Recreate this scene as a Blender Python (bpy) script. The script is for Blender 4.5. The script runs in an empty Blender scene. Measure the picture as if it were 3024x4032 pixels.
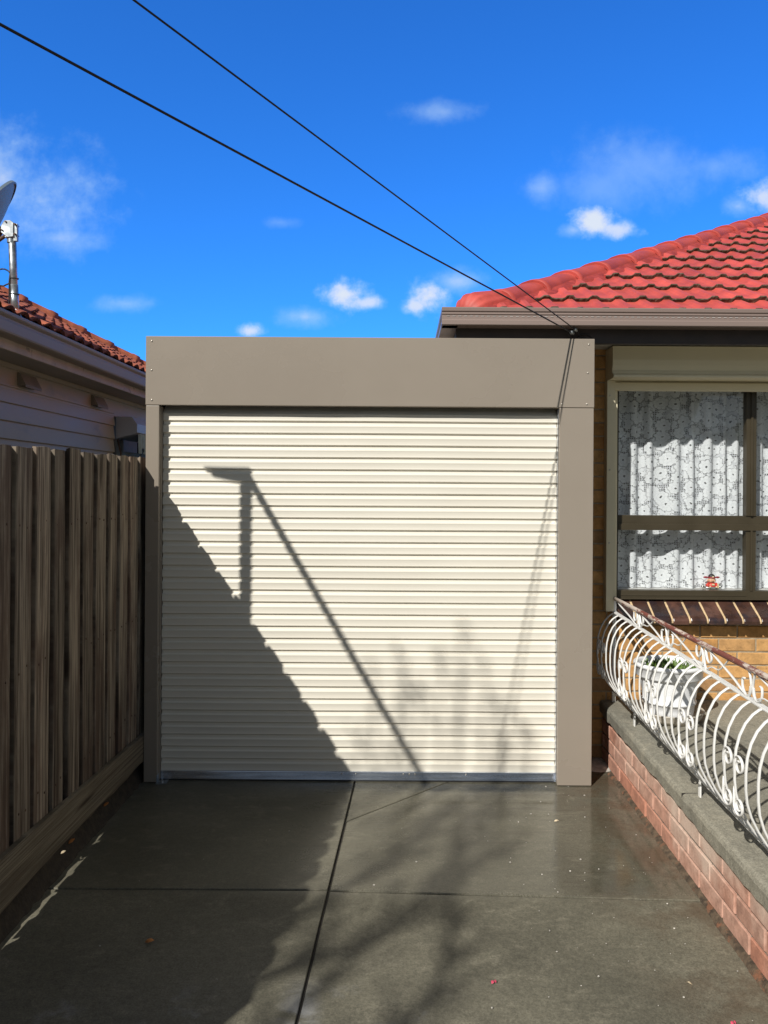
import bpy, bmesh, math, random
from mathutils import Vector, Matrix
R = math.radians
random.seed(7)
scn = bpy.context.scene
COL = scn.collection
# ------------------------------------------------------------------ camera
cam = bpy.data.cameras.new('camera'); co = bpy.data.objects.new('camera', cam); COL.objects.link(co)
cam.sensor_fit = 'HORIZONTAL'; cam.sensor_width = 36.0; cam.lens = 36.04
cam.shift_x = -0.0232; cam.shift_y = -0.0301
cam.clip_start = 0.05; cam.clip_end = 3000
co.matrix_world = Matrix.Translation((0, 0, 1.735)) @ Matrix.Rotation(R(90), 4, 'X') @ Matrix.Rotation(0.0065, 4, 'Z')
scn.camera = co
# ------------------------------------------------------------------ sun
SUN = Vector((0.63, 1.0, -0.92)).normalized()          # direction the light travels
sl = bpy.data.lights.new('sun', 'SUN'); sl.energy = 4.7; sl.angle = R(0.53); sl.color = (1.0, 0.965, 0.90)
so = bpy.data.objects.new('sun', sl); COL.objects.link(so)
so.rotation_euler = SUN.to_track_quat('-Z', 'Y').to_euler(); so.location = (-6, -9, 12)
ELEV = math.asin(-SUN.z); AZ = math.atan2(-SUN.x, -SUN.y)
scn.view_settings.view_transform = 'Standard'; scn.view_settings.look = 'None'
scn.view_settings.exposure = 0.1; scn.view_settings.gamma = 1.0
scn.cycles.max_bounces = 8

# ------------------------------------------------------------------ node helpers
class NT:
    def __init__(s, tree): s.t = tree; s.n = tree.nodes; s.l = tree.links
    def node(s, typ, ins=None, **props):
        nd = s.n.new(typ)
        for k, v in props.items(): setattr(nd, k, v)
        for k, v in (ins or {}).items(): s.put(nd.inputs[k], v)
        return nd
    def put(s, sock, v):
        if hasattr(v, 'bl_rna') and isinstance(v, bpy.types.NodeSocket): s.l.new(v, sock)
        else:
            if isinstance(v, (tuple, list)) and len(v) == 3 and sock.type == 'RGBA': v = (*v, 1.0)
            sock.default_value = v
    def math(s, op, a, b=0.0, c=0.0, clamp=False):
        nd = s.n.new('ShaderNodeMath'); nd.operation = op; nd.use_clamp = clamp
        s.put(nd.inputs[0], a); s.put(nd.inputs[1], b)
        if len(nd.inputs) > 2: s.put(nd.inputs[2], c)
        return nd.outputs[0]
    def vmath(s, op, a, b=(0, 0, 0), out=0):
        nd = s.n.new('ShaderNodeVectorMath'); nd.operation = op
        s.put(nd.inputs[0], a)
        if op == 'SCALE': s.put(nd.inputs['Scale'], b)
        else: s.put(nd.inputs[1], b)
        return nd.outputs['Value'] if op in ('LENGTH', 'DOT_PRODUCT', 'DISTANCE') else nd.outputs['Vector']
    def mix(s, f, a, b, typ='MIX'):
        nd = s.n.new('ShaderNodeMix'); nd.data_type = 'RGBA'; nd.blend_type = typ
        s.put(nd.inputs[0], f); s.put(nd.inputs[6], a); s.put(nd.inputs[7], b)
        return nd.outputs[2]
    def ramp(s, f, lo, hi, a=0.0, b=1.0):
        nd = s.n.new('ShaderNodeMapRange'); nd.interpolation_type = 'SMOOTHSTEP'
        s.put(nd.inputs[0], f); s.put(nd.inputs[1], lo); s.put(nd.inputs[2], hi); s.put(nd.inputs[3], a); s.put(nd.inputs[4], b)
        return nd.outputs[0]
    def noise(s, vec, scale, detail=4, rough=0.55, dist=0.0):
        nd = s.n.new('ShaderNodeTexNoise'); s.put(nd.inputs['Vector'], vec)
        s.put(nd.inputs['Scale'], scale); s.put(nd.inputs['Detail'], detail); s.put(nd.inputs['Roughness'], rough); s.put(nd.inputs['Distortion'], dist)
        return nd.outputs[0]
    def mapping(s, vec, scale=(1, 1, 1), loc=(0, 0, 0)):
        nd = s.n.new('ShaderNodeMapping'); s.put(nd.inputs['Vector'], vec); nd.inputs['Scale'].default_value = scale; nd.inputs['Location'].default_value = loc
        return nd.outputs[0]
    def sep(s, vec):
        nd = s.n.new('ShaderNodeSeparateXYZ'); s.put(nd.inputs[0], vec); return nd.outputs
    def comb(s, x, y, z=0.0):
        nd = s.n.new('ShaderNodeCombineXYZ'); s.put(nd.inputs[0], x); s.put(nd.inputs[1], y); s.put(nd.inputs[2], z); return nd.outputs[0]
    def bump(s, h, strength=0.3, dist=0.01):
        nd = s.n.new('ShaderNodeBump'); nd.inputs['Strength'].default_value = strength; nd.inputs['Distance'].default_value = dist
        s.put(nd.inputs['Height'], h); return nd.outputs[0]

def lin(r, g, b):
    f = lambda c: (c / 255 / 12.92) if c / 255 <= 0.04045 else ((c / 255 + 0.055) / 1.055) ** 2.4
    return (f(r), f(g), f(b))

def new_mat(name):
    m = bpy.data.materials.new(name); m.use_nodes = True
    nt = NT(m.node_tree); bs = m.node_tree.nodes['Principled BSDF']
    return m, nt, bs

def mat(name, col, rough=0.5, var=0.12, scale=8.0, stretch=(1, 1, 1), bump=0.0, bscale=60.0, metallic=0.0, spec=0.5, dirt=None, dirt_lo=0.55, dirt_hi=0.75, dirt_scale=5.0, island=0.0, bdist=0.004):
    """painted / plain surfaces: base colour with soft mottling, optional dirt patches and bump"""
    m, n, b = new_mat(name)
    tc = n.node('ShaderNodeTexCoord').outputs['Object']
    v = n.mapping(tc, stretch)
    ns = n.noise(v, scale, 5)
    f = n.ramp(ns, 0.3, 0.7, 1 - var, 1 + var)
    c = n.mix(1.0, col, n.comb(f, f, f), 'MULTIPLY')
    if island:
        ri = n.node('ShaderNodeNewGeometry').outputs['Random Per Island']
        g = n.math('MULTIPLY_ADD', ri, 2 * island, 1 - island)
        c = n.mix(1.0, c, n.comb(g, g, g), 'MULTIPLY')
    if dirt:
        d = n.ramp(n.noise(v, dirt_scale, 7, 0.65), dirt_lo, dirt_hi)
        c = n.mix(d, c, dirt)
    n.put(b.inputs['Base Color'], c); n.put(b.inputs['Roughness'], n.ramp(ns, 0.2, 0.8, rough * 0.85, min(1, rough * 1.15)))
    b.inputs['Metallic'].default_value = metallic; b.inputs['Specular IOR Level'].default_value = spec
    if bump: n.put(b.inputs['Normal'], n.bump(n.noise(v, bscale, 4), bump, bdist))
    return m

# ------------------------------------------------------------------ world: blue sky with a few small clouds
w = bpy.data.worlds.new('World'); scn.world = w; w.use_nodes = True
n = NT(w.node_tree); bg = w.node_tree.nodes['Background']
sky = n.node('ShaderNodeTexSky', sky_type='NISHITA', sun_disc=False)
sky.sun_elevation = ELEV; sky.sun_rotation = AZ; sky.altitude = 0; sky.air_density = 1.0; sky.dust_density = 0.3; sky.ozone_density = 4.0
d = n.node('ShaderNodeTexCoord').outputs['Generated']
dx, dy, dz = n.sep(d)
# deep clear blue ahead; unseen sky behind is greyed and dimmed to lower fill
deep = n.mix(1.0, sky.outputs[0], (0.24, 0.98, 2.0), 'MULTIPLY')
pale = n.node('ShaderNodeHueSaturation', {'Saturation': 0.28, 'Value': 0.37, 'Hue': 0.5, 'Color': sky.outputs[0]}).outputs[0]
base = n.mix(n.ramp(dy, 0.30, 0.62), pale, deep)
# small clouds placed by direction: (image-plane slope right, up, half width, half height, density)
def cloud_dir(px, py):
    return ((px - 868) / 1661, (1056 - py) / 1661)
CL = [(735, 636, 66, 36, 1.0), (785, 654, 58, 20, .85), (655, 686, 66, 26, .6), (925, 640, 54, 42, 1.0), (895, 660, 36, 22, .9), (985, 606, 66, 30, .6), (1275, 478, 58, 38, 1.0), (1325, 492, 60, 22, .85), (1235, 494, 40, 18, .6),
      (1640, 420, 62, 40, .85), (1590, 440, 50, 28, .6), (1165, 405, 52, 46, .45), (1400, 360, 210, 90, .30), (1540, 355, 130, 46, .30), (950, 240, 95, 28, .40), (80, 440, 160, 115, .74), (-30, 380, 150, 120, .74), (120, 520, 110, 34, .6), (270, 660, 70, 20, .5), (535, 716, 42, 18, .9), (600, 482, 46, 16, .25), (1290, 400, 120, 60, .28)]
front = n.ramp(dy, 0.05, 0.2)
dyc = n.math('MAXIMUM', dy, 0.05)
sx = n.math('DIVIDE', dx, dyc); sz = n.math('DIVIDE', dz, dyc)
wob = n.noise(n.comb(sx, sz, 0.0), 9.0, 6, 0.6)
wob2 = n.noise(n.comb(sx, sz, 3.0), 34.0, 6, 0.62)
tot = None
for (px, py, hw, hh, den) in CL:
    ax, az = cloud_dir(px, py)
    ex = n.math('DIVIDE', n.math('SUBTRACT', sx, ax), hw / 1661)
    ez = n.math('DIVIDE', n.math('SUBTRACT', sz, az), hh / 1661)
    r = n.math('SQRT', n.math('ADD', n.math('MULTIPLY', ex, ex), n.math('MULTIPLY', ez, ez)))
    soft = den > 0.8
    r = n.math('ADD', r, n.math('MULTIPLY_ADD', wob2, 1.8 if soft else 1.2, -0.9 if soft else -0.6))
    r = n.math('ADD', r, n.math('MULTIPLY_ADD', wob, 1.9 if soft else 2.0, -0.95 if soft else -1.0))
    mk = n.ramp(r, -0.1 if soft else -0.4, 1.1 if soft else 1.25, den, 0.0)
    tot = mk if tot is None else n.math('MAXIMUM', tot, mk)
tot = n.math('MULTIPLY', tot, front)
# broken cloud over the street behind the photographer and high overhead
bk = n.ramp(n.noise(n.mapping(d, (1, 1, 1.6)), 2.6, 6, 0.6), 0.42, 0.60)
bk = n.math('MULTIPLY', n.math('MULTIPLY', bk, 0.30), n.ramp(dy, 0.0, -0.4))
bk = n.math('MULTIPLY', bk, n.ramp(dz, 0.0, 0.12))
tot = n.math('MAXIMUM', tot, bk)
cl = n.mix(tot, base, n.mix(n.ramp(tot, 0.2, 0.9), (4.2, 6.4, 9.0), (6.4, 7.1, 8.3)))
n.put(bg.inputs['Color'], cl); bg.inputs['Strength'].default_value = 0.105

# ------------------------------------------------------------------ mesh helpers
class MB:
    def __init__(s): s.v = []; s.f = []; s.m = []; s.sm = []
    def add(s, vs, fs, mi=0, smooth=False):
        o = len(s.v); s.v += [tuple(p) for p in vs]
        for f in fs: s.f.append(tuple(o + i for i in f)); s.m.append(mi); s.sm.append(smooth)
        return s
    def box(s, x0, x1, y0, y1, z0, z1, mi=0, M=None):
        vs = [Vector((x, y, z)) for x in (x0, x1) for y in (y0, y1) for z in (z0, z1)]
        if M is not None: vs = [M @ p for p in vs]
        return s.add(vs, [(0, 1, 3, 2), (4, 6, 7, 5), (0, 4, 5, 1), (2, 3, 7, 6), (0, 2, 6, 4), (1, 5, 7, 3)], mi)
    def prism(s, poly, a, b, axis='x', mi=0, smooth=False, caps=True):
        """poly: list of 2-D points; extruded from a to b along the axis. x: (y,z)  y: (x,z)  z: (x,y)"""
        def P(p, t):
            return {'x': (t, p[0], p[1]), 'y': (p[0], t, p[1]), 'z': (p[0], p[1], t)}[axis]
        k = len(poly); vs = [P(p, a) for p in poly] + [P(p, b) for p in poly]
        s.add(vs, [(i, (i + 1) % k, (i + 1) % k + k, i + k) for i in range(k)], mi, smooth)
        if caps: s.add(vs, [tuple(range(k - 1, -1, -1)), tuple(range(k, 2 * k))], mi)
        return s
    def strip(s, line, a, b, axis='x', mi=0, smooth=False):
        def P(p, t):
            return {'x': (t, p[0], p[1]), 'y': (p[0], t, p[1]), 'z': (p[0], p[1], t)}[axis]
        k = len(line); vs = [P(p, a) for p in line] + [P(p, b) for p in line]
        return s.add(vs, [(i, i + 1, i + 1 + k, i + k) for i in range(k - 1)], mi, smooth)
    def tube(s, pts, r, sides=8, mi=0, r2=None, up=None, cap=True, smooth=True):
        """r may be a number or a list; r2 gives the second half-axis for flat bars"""
        pts = [Vector(p) for p in pts]; k = len(pts)
        rs = r if isinstance(r, (list, tuple)) else [r] * k
        tang = []
        for i in range(k):
            t = pts[min(i + 1, k - 1)] - pts[max(i - 1, 0)]
            tang.append(t.normalized() if t.length > 1e-9 else Vector((0, 0, 1)))
        u = Vector(up) if up is not None else (Vector((0, 0, 1)) if abs(tang[0].z) < 0.9 else Vector((1, 0, 0)))
        vs = []
        for i in range(k):
            t = tang[i]; a = u - t * u.dot(t)
            if a.length < 1e-6: a = t.orthogonal()
            a.normalize(); b = t.cross(a)
            if up is None: u = a
            q = rs[i] if r2 is None else (r2 * rs[i] / rs[0])
            for j in range(sides):
                an = 2 * math.pi * j / sides
                vs.append(pts[i] + a * math.cos(an) * rs[i] + b * math.sin(an) * q)
        fs = [(i * sides + j, i * sides + (j + 1) % sides, (i + 1) * sides + (j + 1) % sides, (i + 1) * sides + j) for i in range(k - 1) for j in range(sides)]
        s.add(vs, fs, mi, smooth)
        if cap: s.add(vs, [tuple(range(sides - 1, -1, -1)), tuple(range((k - 1) * sides, k * sides))], mi)
        return s
    def lathe(s, prof, c=(0, 0, 0), seg=32, mi=0, smooth=True, sx=1.0, sy=1.0):
        vs = []; k = len(prof)
        for (r, z) in prof:
            for j in range(seg):
                a = 2 * math.pi * j / seg
                vs.append((c[0] + r * math.cos(a) * sx, c[1] + r * math.sin(a) * sy, c[2] + z))
        fs = [(i * seg + j, i * seg + (j + 1) % seg, (i + 1) * seg + (j + 1) % seg, (i + 1) * seg + j) for i in range(k - 1) for j in range(seg)]
        return s.add(vs, fs, mi, smooth)
    def ball(s, c, rx, ry, rz, seg=16, rings=10, mi=0, M=None):
        vs = []
        for i in range(rings + 1):
            t = math.pi * i / rings
            for j in range(seg):
                a = 2 * math.pi * j / seg
                p = Vector((rx * math.sin(t) * math.cos(a), ry * math.sin(t) * math.sin(a), rz * math.cos(t)))
                if M is not None: p = M @ p
                vs.append(Vector(c) + p)
        fs = [(i * seg + j, (i + 1) * seg + j, (i + 1) * seg + (j + 1) % seg, i * seg + (j + 1) % seg) for i in range(rings) for j in range(seg)]
        return s.add(vs, fs, mi, True)
    def build(s, name, mats, parent=None, bevel=0.0, recalc=True):
        me = bpy.data.meshes.new(name); me.from_pydata(s.v, [], s.f)
        for m in (mats if isinstance(mats, (list, tuple)) else [mats]): me.materials.append(m)
        me.polygons.foreach_set('material_index', s.m); me.polygons.foreach_set('use_smooth', s.sm)
        bm = bmesh.new(); bm.from_mesh(me)
        if recalc:
            bmesh.ops.remove_doubles(bm, verts=bm.verts, dist=1e-6)
            bmesh.ops.recalc_face_normals(bm, faces=bm.faces)
        bm.to_mesh(me); bm.free(); me.update()
        o = bpy.data.objects.new(name, me); COL.objects.link(o)
        if parent is not None:
            o.parent = parent; o.matrix_parent_inverse = world_of(parent).inverted()
        if bevel:
            b = o.modifiers.new('bevel', 'BEVEL'); b.width = bevel; b.segments = 2; b.limit_method = 'ANGLE'; b.angle_limit = R(40)
        return o

def world_of(o):
    M = Matrix.Translation(o.location) @ o.rotation_euler.to_matrix().to_4x4()
    return world_of(o.parent) @ o.matrix_parent_inverse @ M if o.parent else M

def tag(o, label, cat, group=None):
    o['label'] = label; o['category'] = cat
    if group: o['group'] = group
    return o
def thing(name, label, cat, loc=(0, 0, 0), group=None):
    o = bpy.data.objects.new(name, None); COL.objects.link(o); o.location = loc; o.empty_display_size = 0.2
    return tag(o, label, cat, group)
def setting(o): o['kind'] = 'structure'; return o

# ------------------------------------------------------------------ materials
M_TAUPE = mat('taupe_powdercoat', (0.276, 0.236, 0.192), 0.28, 0.03, 1.5, bump=0.5, bscale=0.8, bdist=.012, dirt=(.235, .205, .17), dirt_lo=.62, dirt_hi=.85, dirt_scale=2.5)
M_CREAM = mat('cream_steel', (0.725, 0.685, 0.59), 0.42, 0.025, 2.0, stretch=(.4, 1, 3))
M_ALU = mat('mill_aluminium', (0.72, 0.77, 0.86), 0.22, 0.15, 14, stretch=(.3, 1, 4), metallic=1.0)
M_RUBBER = mat('black_rubber', (0.012, 0.012, 0.013), 0.7)
M_ZINC = mat('galvanised_steel', (0.42, 0.45, 0.47), 0.38, 0.3, 22, metallic=0.85, dirt=(.2, .2, .2), dirt_lo=.58, dirt_hi=.8)
M_SCREW = mat('screw_head', (0.5, 0.46, 0.40), 0.3, metallic=0.5)
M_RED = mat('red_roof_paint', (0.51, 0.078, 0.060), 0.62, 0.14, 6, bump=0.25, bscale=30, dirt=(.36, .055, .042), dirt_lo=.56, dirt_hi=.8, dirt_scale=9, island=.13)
M_REDM = mat('red_painted_mortar', (0.34, 0.045, 0.036), 0.62, 0.2, 20, bump=0.8, bscale=40, dirt=(.22, .03, .024))
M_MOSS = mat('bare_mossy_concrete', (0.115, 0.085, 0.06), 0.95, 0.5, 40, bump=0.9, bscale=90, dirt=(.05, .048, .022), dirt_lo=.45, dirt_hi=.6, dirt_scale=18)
M_TERRA = mat('terracotta', (0.35, 0.10, 0.05), 0.75, 0.3, 9, bump=0.3, bscale=40, dirt=(.20, .055, .03), dirt_lo=.5, dirt_hi=.72, island=.2)
M_TERRAD = mat('terracotta_edge', (0.12, 0.035, 0.02), 0.9, 0.3, 20)
M_GUT_R = mat('brown_gutter_enamel', (0.235, 0.178, 0.155), 0.35, 0.05, 3, stretch=(.3, 1, 1))
M_SLOT = mat('gutter_slot', (0.55, 0.50, 0.47), 0.5)
M_FASCIA = mat('dark_brown_paint', (0.045, 0.033, 0.030), 0.55, 0.2, 8)
M_SOFFIT = mat('soffit_sheet', (0.62, 0.60, 0.55), 0.7, 0.05)
M_GUT_L = mat('grey_gutter_enamel', (0.35, 0.30, 0.24), 0.6, 0.12, 6, stretch=(1, .2, 1))
M_PEEL = mat('peeling_cream_paint', (0.55, 0.47, 0.38), 0.7, 0.12, 6, dirt=(.30, .25, .2), dirt_lo=.60, dirt_hi=.66, dirt_scale=9, bump=.3, bscale=12)
M_BOARD = mat('weatherboard_paint', (0.52, 0.43, 0.315), 0.55, 0.07, 3, stretch=(1, .3, 1), dirt=(.36, .335, .3), dirt_lo=.55, dirt_hi=.75)
M_SHUT = mat('beige_shutter_enamel', (0.68, 0.61, 0.43), 0.42, 0.03, 2)
M_FRAME = mat('bronze_window_frame', (0.048, 0.038, 0.022), 0.4, 0.08, 5)
M_YBRICK = None
M_WHITE = None
M_POT = mat('white_glazed_pot', (0.80, 0.81, 0.82), 0.35, 0.04, 4, dirt=(.55, .53, .5), dirt_lo=.66, dirt_hi=.8)
M_SAUCER = mat('stained_saucer', (0.55, 0.50, 0.42), 0.6, 0.15, 9, dirt=(.24, .19, .14), dirt_lo=.45, dirt_hi=.65)
M_SOIL = mat('dark_soil', (0.045, 0.035, 0.025), 0.95, 0.4, 30, bump=1.0, bscale=80)
M_CABLE = mat('black_cable_sheath', (0.010, 0.010, 0.014), 0.5)
M_GLASSW = None
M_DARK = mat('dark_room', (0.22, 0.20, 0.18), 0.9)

def brick_mat(name, c1, c2, c3, bloom=None):
    m, n, b = new_mat(name)
    tc = n.node('ShaderNodeTexCoord').outputs['Object']
    ri = n.node('ShaderNodeNewGeometry').outputs['Random Per Island']
    c = n.mix(n.ramp(ri, 0.0, 0.6), c1, c2)
    c = n.mix(n.ramp(ri, 0.82, 0.95), c, c3)
    off = n.vmath('ADD', tc, n.comb(n.math('MULTIPLY', ri, 37.0), ri, n.math('MULTIPLY', ri, 11.0)))
    ns = n.noise(off, 16, 6, 0.65)
    f = n.ramp(ns, 0.25, 0.75, 0.72, 1.25)
    c = n.mix(1.0, c, n.comb(f, f, f), 'MULTIPLY')
    sp = n.ramp(n.noise(off, 55, 3, 0.6), 0.62, 0.72, 0.0, 0.55)
    c = n.mix(sp, c, tuple(x * 0.45 for x in c1))
    if bloom:
        x, y, z = n.sep(tc)
        big = n.noise(n.mapping(tc, (1, 1, .8)), 3.0, 6, 0.6)
        g = n.math('ADD', n.math('MULTIPLY_ADD', z, 1.7, -0.52), n.math('MULTIPLY_ADD', y, -0.13, 0.40))
        g = n.math('ADD', g, n.math('MULTIPLY_ADD', big, 1.4, -0.5))
        g = n.math('ADD', g, n.math('MULTIPLY_ADD', ns, 0.5, -0.25))
        c = n.mix(n.ramp(g, -0.30, 0.35, 0.0, 0.85), c, bloom)
    n.put(b.inputs['Base Color'], c); b.inputs['Roughness'].default_value = 0.85
    n.put(b.inputs['Normal'], n.bump(n.noise(tc, 70, 5, 0.7), 0.5, 0.004))
    return m
M_YBRICK = brick_mat('cream_clay_brick', (0.46, 0.235, 0.075), (0.54, 0.30, 0.11), (0.36, 0.20, 0.085))
M_YMORT = mat('grey_mortar', (0.34, 0.27, 0.18), 0.95, 0.2, 30, bump=.6, bscale=90)
M_RBRICK = brick_mat('red_clay_brick', (0.46, 0.205, 0.135), (0.51, 0.29, 0.215), (0.43, 0.235, 0.17), bloom=(0.66, 0.53, 0.43))
M_RMORT = mat('lime_mortar', (0.27, 0.24, 0.20), 0.95, 0.3, 25, bump=.6, bscale=90, dirt=(.12, .11, .09), dirt_lo=.48, dirt_hi=.6, dirt_scale=7)
M_SILLB = mat('dark_glazed_brick', (0.075, 0.036, 0.026), 0.28, 0.35, 12, bump=.15, bscale=40, island=.55, dirt=(.028, .02, .024), dirt_lo=.45, dirt_hi=.65, dirt_scale=7)
M_SILLM = mat('sandy_pointing', (0.58, 0.42, 0.24), 0.95, 0.12, 30, bump=.5, bscale=80)

def concrete(name, base, dark, light, rough_wet=None):
    m, n, b = new_mat(name)
    tc = n.node('ShaderNodeTexCoord').outputs['Object']
    x, y, z = n.sep(tc)
    big = n.noise(tc, 1.1, 6, 0.6, 0.4); med = n.noise(n.mapping(tc, (1, 1.6, 1)), 7, 6, 0.7, 0.5); fine = n.noise(tc, 130, 3, 0.8); mott = n.noise(tc, 38, 4, 0.75)
    c = n.mix(n.ramp(big, 0.3, 0.7), dark, base)
    c = n.mix(n.ramp(med, 0.50, 0.74, 0.0, 0.7), c, light)
    f = n.math('MULTIPLY', n.ramp(fine, 0.2, 0.8, 0.62, 1.38), n.ramp(mott, 0.25, 0.75, 0.82, 1.18))
    c = n.mix(1.0, c, n.comb(f, f, f), 'MULTIPLY')
    if rough_wet:
        # rain water lies by the door and along the right-hand side, the near slabs have begun to dry
        wet = n.math('MULTIPLY', n.ramp(y, 3.22, 3.34), n.ramp(x, -1.2, 0.7, 0.35, 1.0))
        near = n.ramp(y, 3.3, 2.0, 0.0, 1.0)
        pud = n.ramp(n.noise(n.mapping(tc, (1.0, 3.2, 1)), 3.2, 5, 0.6), 0.44, 0.60)
        rough = n.math('MULTIPLY_ADD', wet, -0.40, 0.58)
        rough = n.math('MULTIPLY_ADD', n.math('MULTIPLY', pud, wet), -0.13, rough)
        n.put(b.inputs['Specular IOR Level'], n.math('MULTIPLY_ADD', wet, 0.2, 0.38))
        pool = n.math('MULTIPLY', n.math('MULTIPLY', n.ramp(x, .72, .86), n.ramp(x, 1.16, 1.0)), n.math('MULTIPLY', n.ramp(y, 3.34, 3.42), n.ramp(y, 4.05, 3.8)))
        pool = n.math('MULTIPLY', pool, n.ramp(n.noise(n.mapping(tc, (1, 2.2, 1)), 9, 4, .6), .42, .55))
        rough = n.math('MAXIMUM', n.math('MULTIPLY_ADD', pool, -0.3, rough), 0.05)
        rough = n.math('ADD', rough, n.ramp(fine, 0.2, 0.8, -0.05, 0.05))
        n.put(b.inputs['Roughness'], rough)
        c = n.mix(n.math('MULTIPLY', wet, 0.30), c, tuple(v * 0.55 for v in dark))
        # white lime bloom along the joint near the camera
        jx = n.math('ABSOLUTE', n.math('SUBTRACT', x, n.math('MULTIPLY_ADD', y, 0.0316, -0.41)))
        bl = n.math('MULTIPLY', n.ramp(jx, 0.10, 0.0), n.ramp(y, 2.78, 2.45))
        bl = n.math('MULTIPLY', bl, n.ramp(med, 0.35, 0.6))
        bl2 = n.math('MULTIPLY', n.ramp(n.noise(tc, 5, 6, .7), .55, .72), n.math('MULTIPLY', n.ramp(y, 2.75, 2.5), n.ramp(x, .5, -.1)))
        c = n.mix(n.math('MULTIPLY', n.math('MAXIMUM', bl, n.math('MULTIPLY', bl2, .6)), 0.7), c, (0.36, 0.37, 0.39))
        refl_break = n.math('MULTIPLY', n.ramp(n.noise(n.mapping(tc, (2.2, 15, 1)), 1.0, 5, .6), .56, .66), n.math('MULTIPLY', n.ramp(x, .2, .5), n.ramp(y, 3.3, 3.4)))
        c = n.mix(n.math('MULTIPLY', refl_break, .45), c, (0.062, 0.052, 0.038))  # dark wet streaks that paint the breaks in the water's reflection
        oil = n.ramp(n.noise(tc, 2.3, 7, .7), .60, .74)
        c = n.mix(n.math('MULTIPLY', oil, .5), c, (0.055, 0.048, 0.036))
        # rusty stain along the brick wall
        st = n.math('MULTIPLY', n.ramp(x, 0.72, 1.25), n.ramp(n.noise(tc, 4, 5, .6), .42, .62))
        c = n.mix(n.math('MULTIPLY', st, 0.55), c, (0.075, 0.046, 0.026))
        h = n.math('MULTIPLY_ADD', fine, 0.6, n.math('MULTIPLY', mott, 0.5))
        bp = n.bump(h, 0.32, 0.003); n.put(bp.node.inputs['Strength'], n.math('MULTIPLY_ADD', wet, -0.27, 0.34)); n.put(b.inputs['Normal'], bp)
    else:
        st = n.ramp(n.noise(n.mapping(tc, (2.5, 1.2, 1)), 3, 6, .65), .52, .66)
        c = n.mix(n.math('MULTIPLY', st, .4), c, tuple(v * .6 for v in dark))
        b.inputs['Roughness'].default_value = 0.8
        n.put(b.inputs['Normal'], n.bump(n.math('MULTIPLY_ADD', fine, 0.5, n.math('MULTIPLY', med, 1.5)), 0.4, 0.005))
    n.put(b.inputs['Base Color'], c)
    return m
M_DRIVE = concrete('wet_driveway_concrete', (0.158, 0.147, 0.108), (0.098, 0.092, 0.068), (0.215, 0.198, 0.148), True)
M_CAP = concrete('weathered_cap_concrete', (0.27, 0.25, 0.195), (0.19, 0.183, 0.15), (0.33, 0.30, 0.23))
M_JOINT = mat('joint_filler', (0.022, 0.018, 0.015), 0.8)

def wood(name, cols, rough=0.85, horiz=False):
    m, n, b = new_mat(name)
    tc = n.node('ShaderNodeTexCoord').outputs['Object']
    ri = n.node('ShaderNodeObjectInfo').outputs['Random']
    x, y, z = n.sep(tc)
    if horiz: y, z = n.math('MULTIPLY', z, 1.6), n.math('MULTIPLY', y, 0.8)
    off = n.comb(n.math('MULTIPLY', ri, 13.0), n.math('ADD', y, n.math('MULTIPLY', ri, 71.0)), z)
    gr = n.noise(n.mapping(off, (1, 60, 1.4)), 1.0, 6, 0.65, 0.6)
    gr2 = n.noise(n.mapping(off, (1, 190, 3)), 1.0, 4, 0.7)
    blot = n.noise(n.mapping(off, (1, 9, 2.2)), 1.0, 5, 0.6)
    c = n.mix(n.ramp(gr, 0.32, 0.66), cols[0], cols[1])
    c = n.mix(n.ramp(blot, 0.44, 0.68, 0, 0.8), c, cols[2])
    f = n.ramp(gr2, 0.2, 0.8, 0.66, 1.3)
    g = n.math('MULTIPLY_ADD', ri, 0.75, 0.66)
    f = n.math('MULTIPLY', f, g)
    c = n.mix(1.0, c, n.comb(f, f, f), 'MULTIPLY')
    vo = n.node('ShaderNodeTexVoronoi', {'Vector': n.mapping(off, (1, 7, 1.25)), 'Scale': 1.0, 'Randomness': 1.0}, feature='F1')
    kn = n.ramp(vo.outputs['Distance'], 0.16, 0.05, 0.0, 0.85)
    c = n.mix(kn, c, (0.035, 0.022, 0.015))
    n.put(b.inputs['Base Color'], c); b.inputs['Roughness'].default_value = rough
    b.inputs['Specular IOR Level'].default_value = 0.25
    n.put(b.inputs['Normal'], n.bump(n.math('ADD', gr, gr2), 0.55, 0.004))
    return m
M_WOOD = wood('weathered_hardwood', ((0.060, 0.044, 0.033), (0.375, 0.31, 0.235), (0.118, 0.075, 0.054)))
M_PLINTH = wood('plinth_timber', ((0.085, 0.068, 0.046), (0.23, 0.195, 0.14), (0.12, 0.097, 0.066)), horiz=True)

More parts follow.
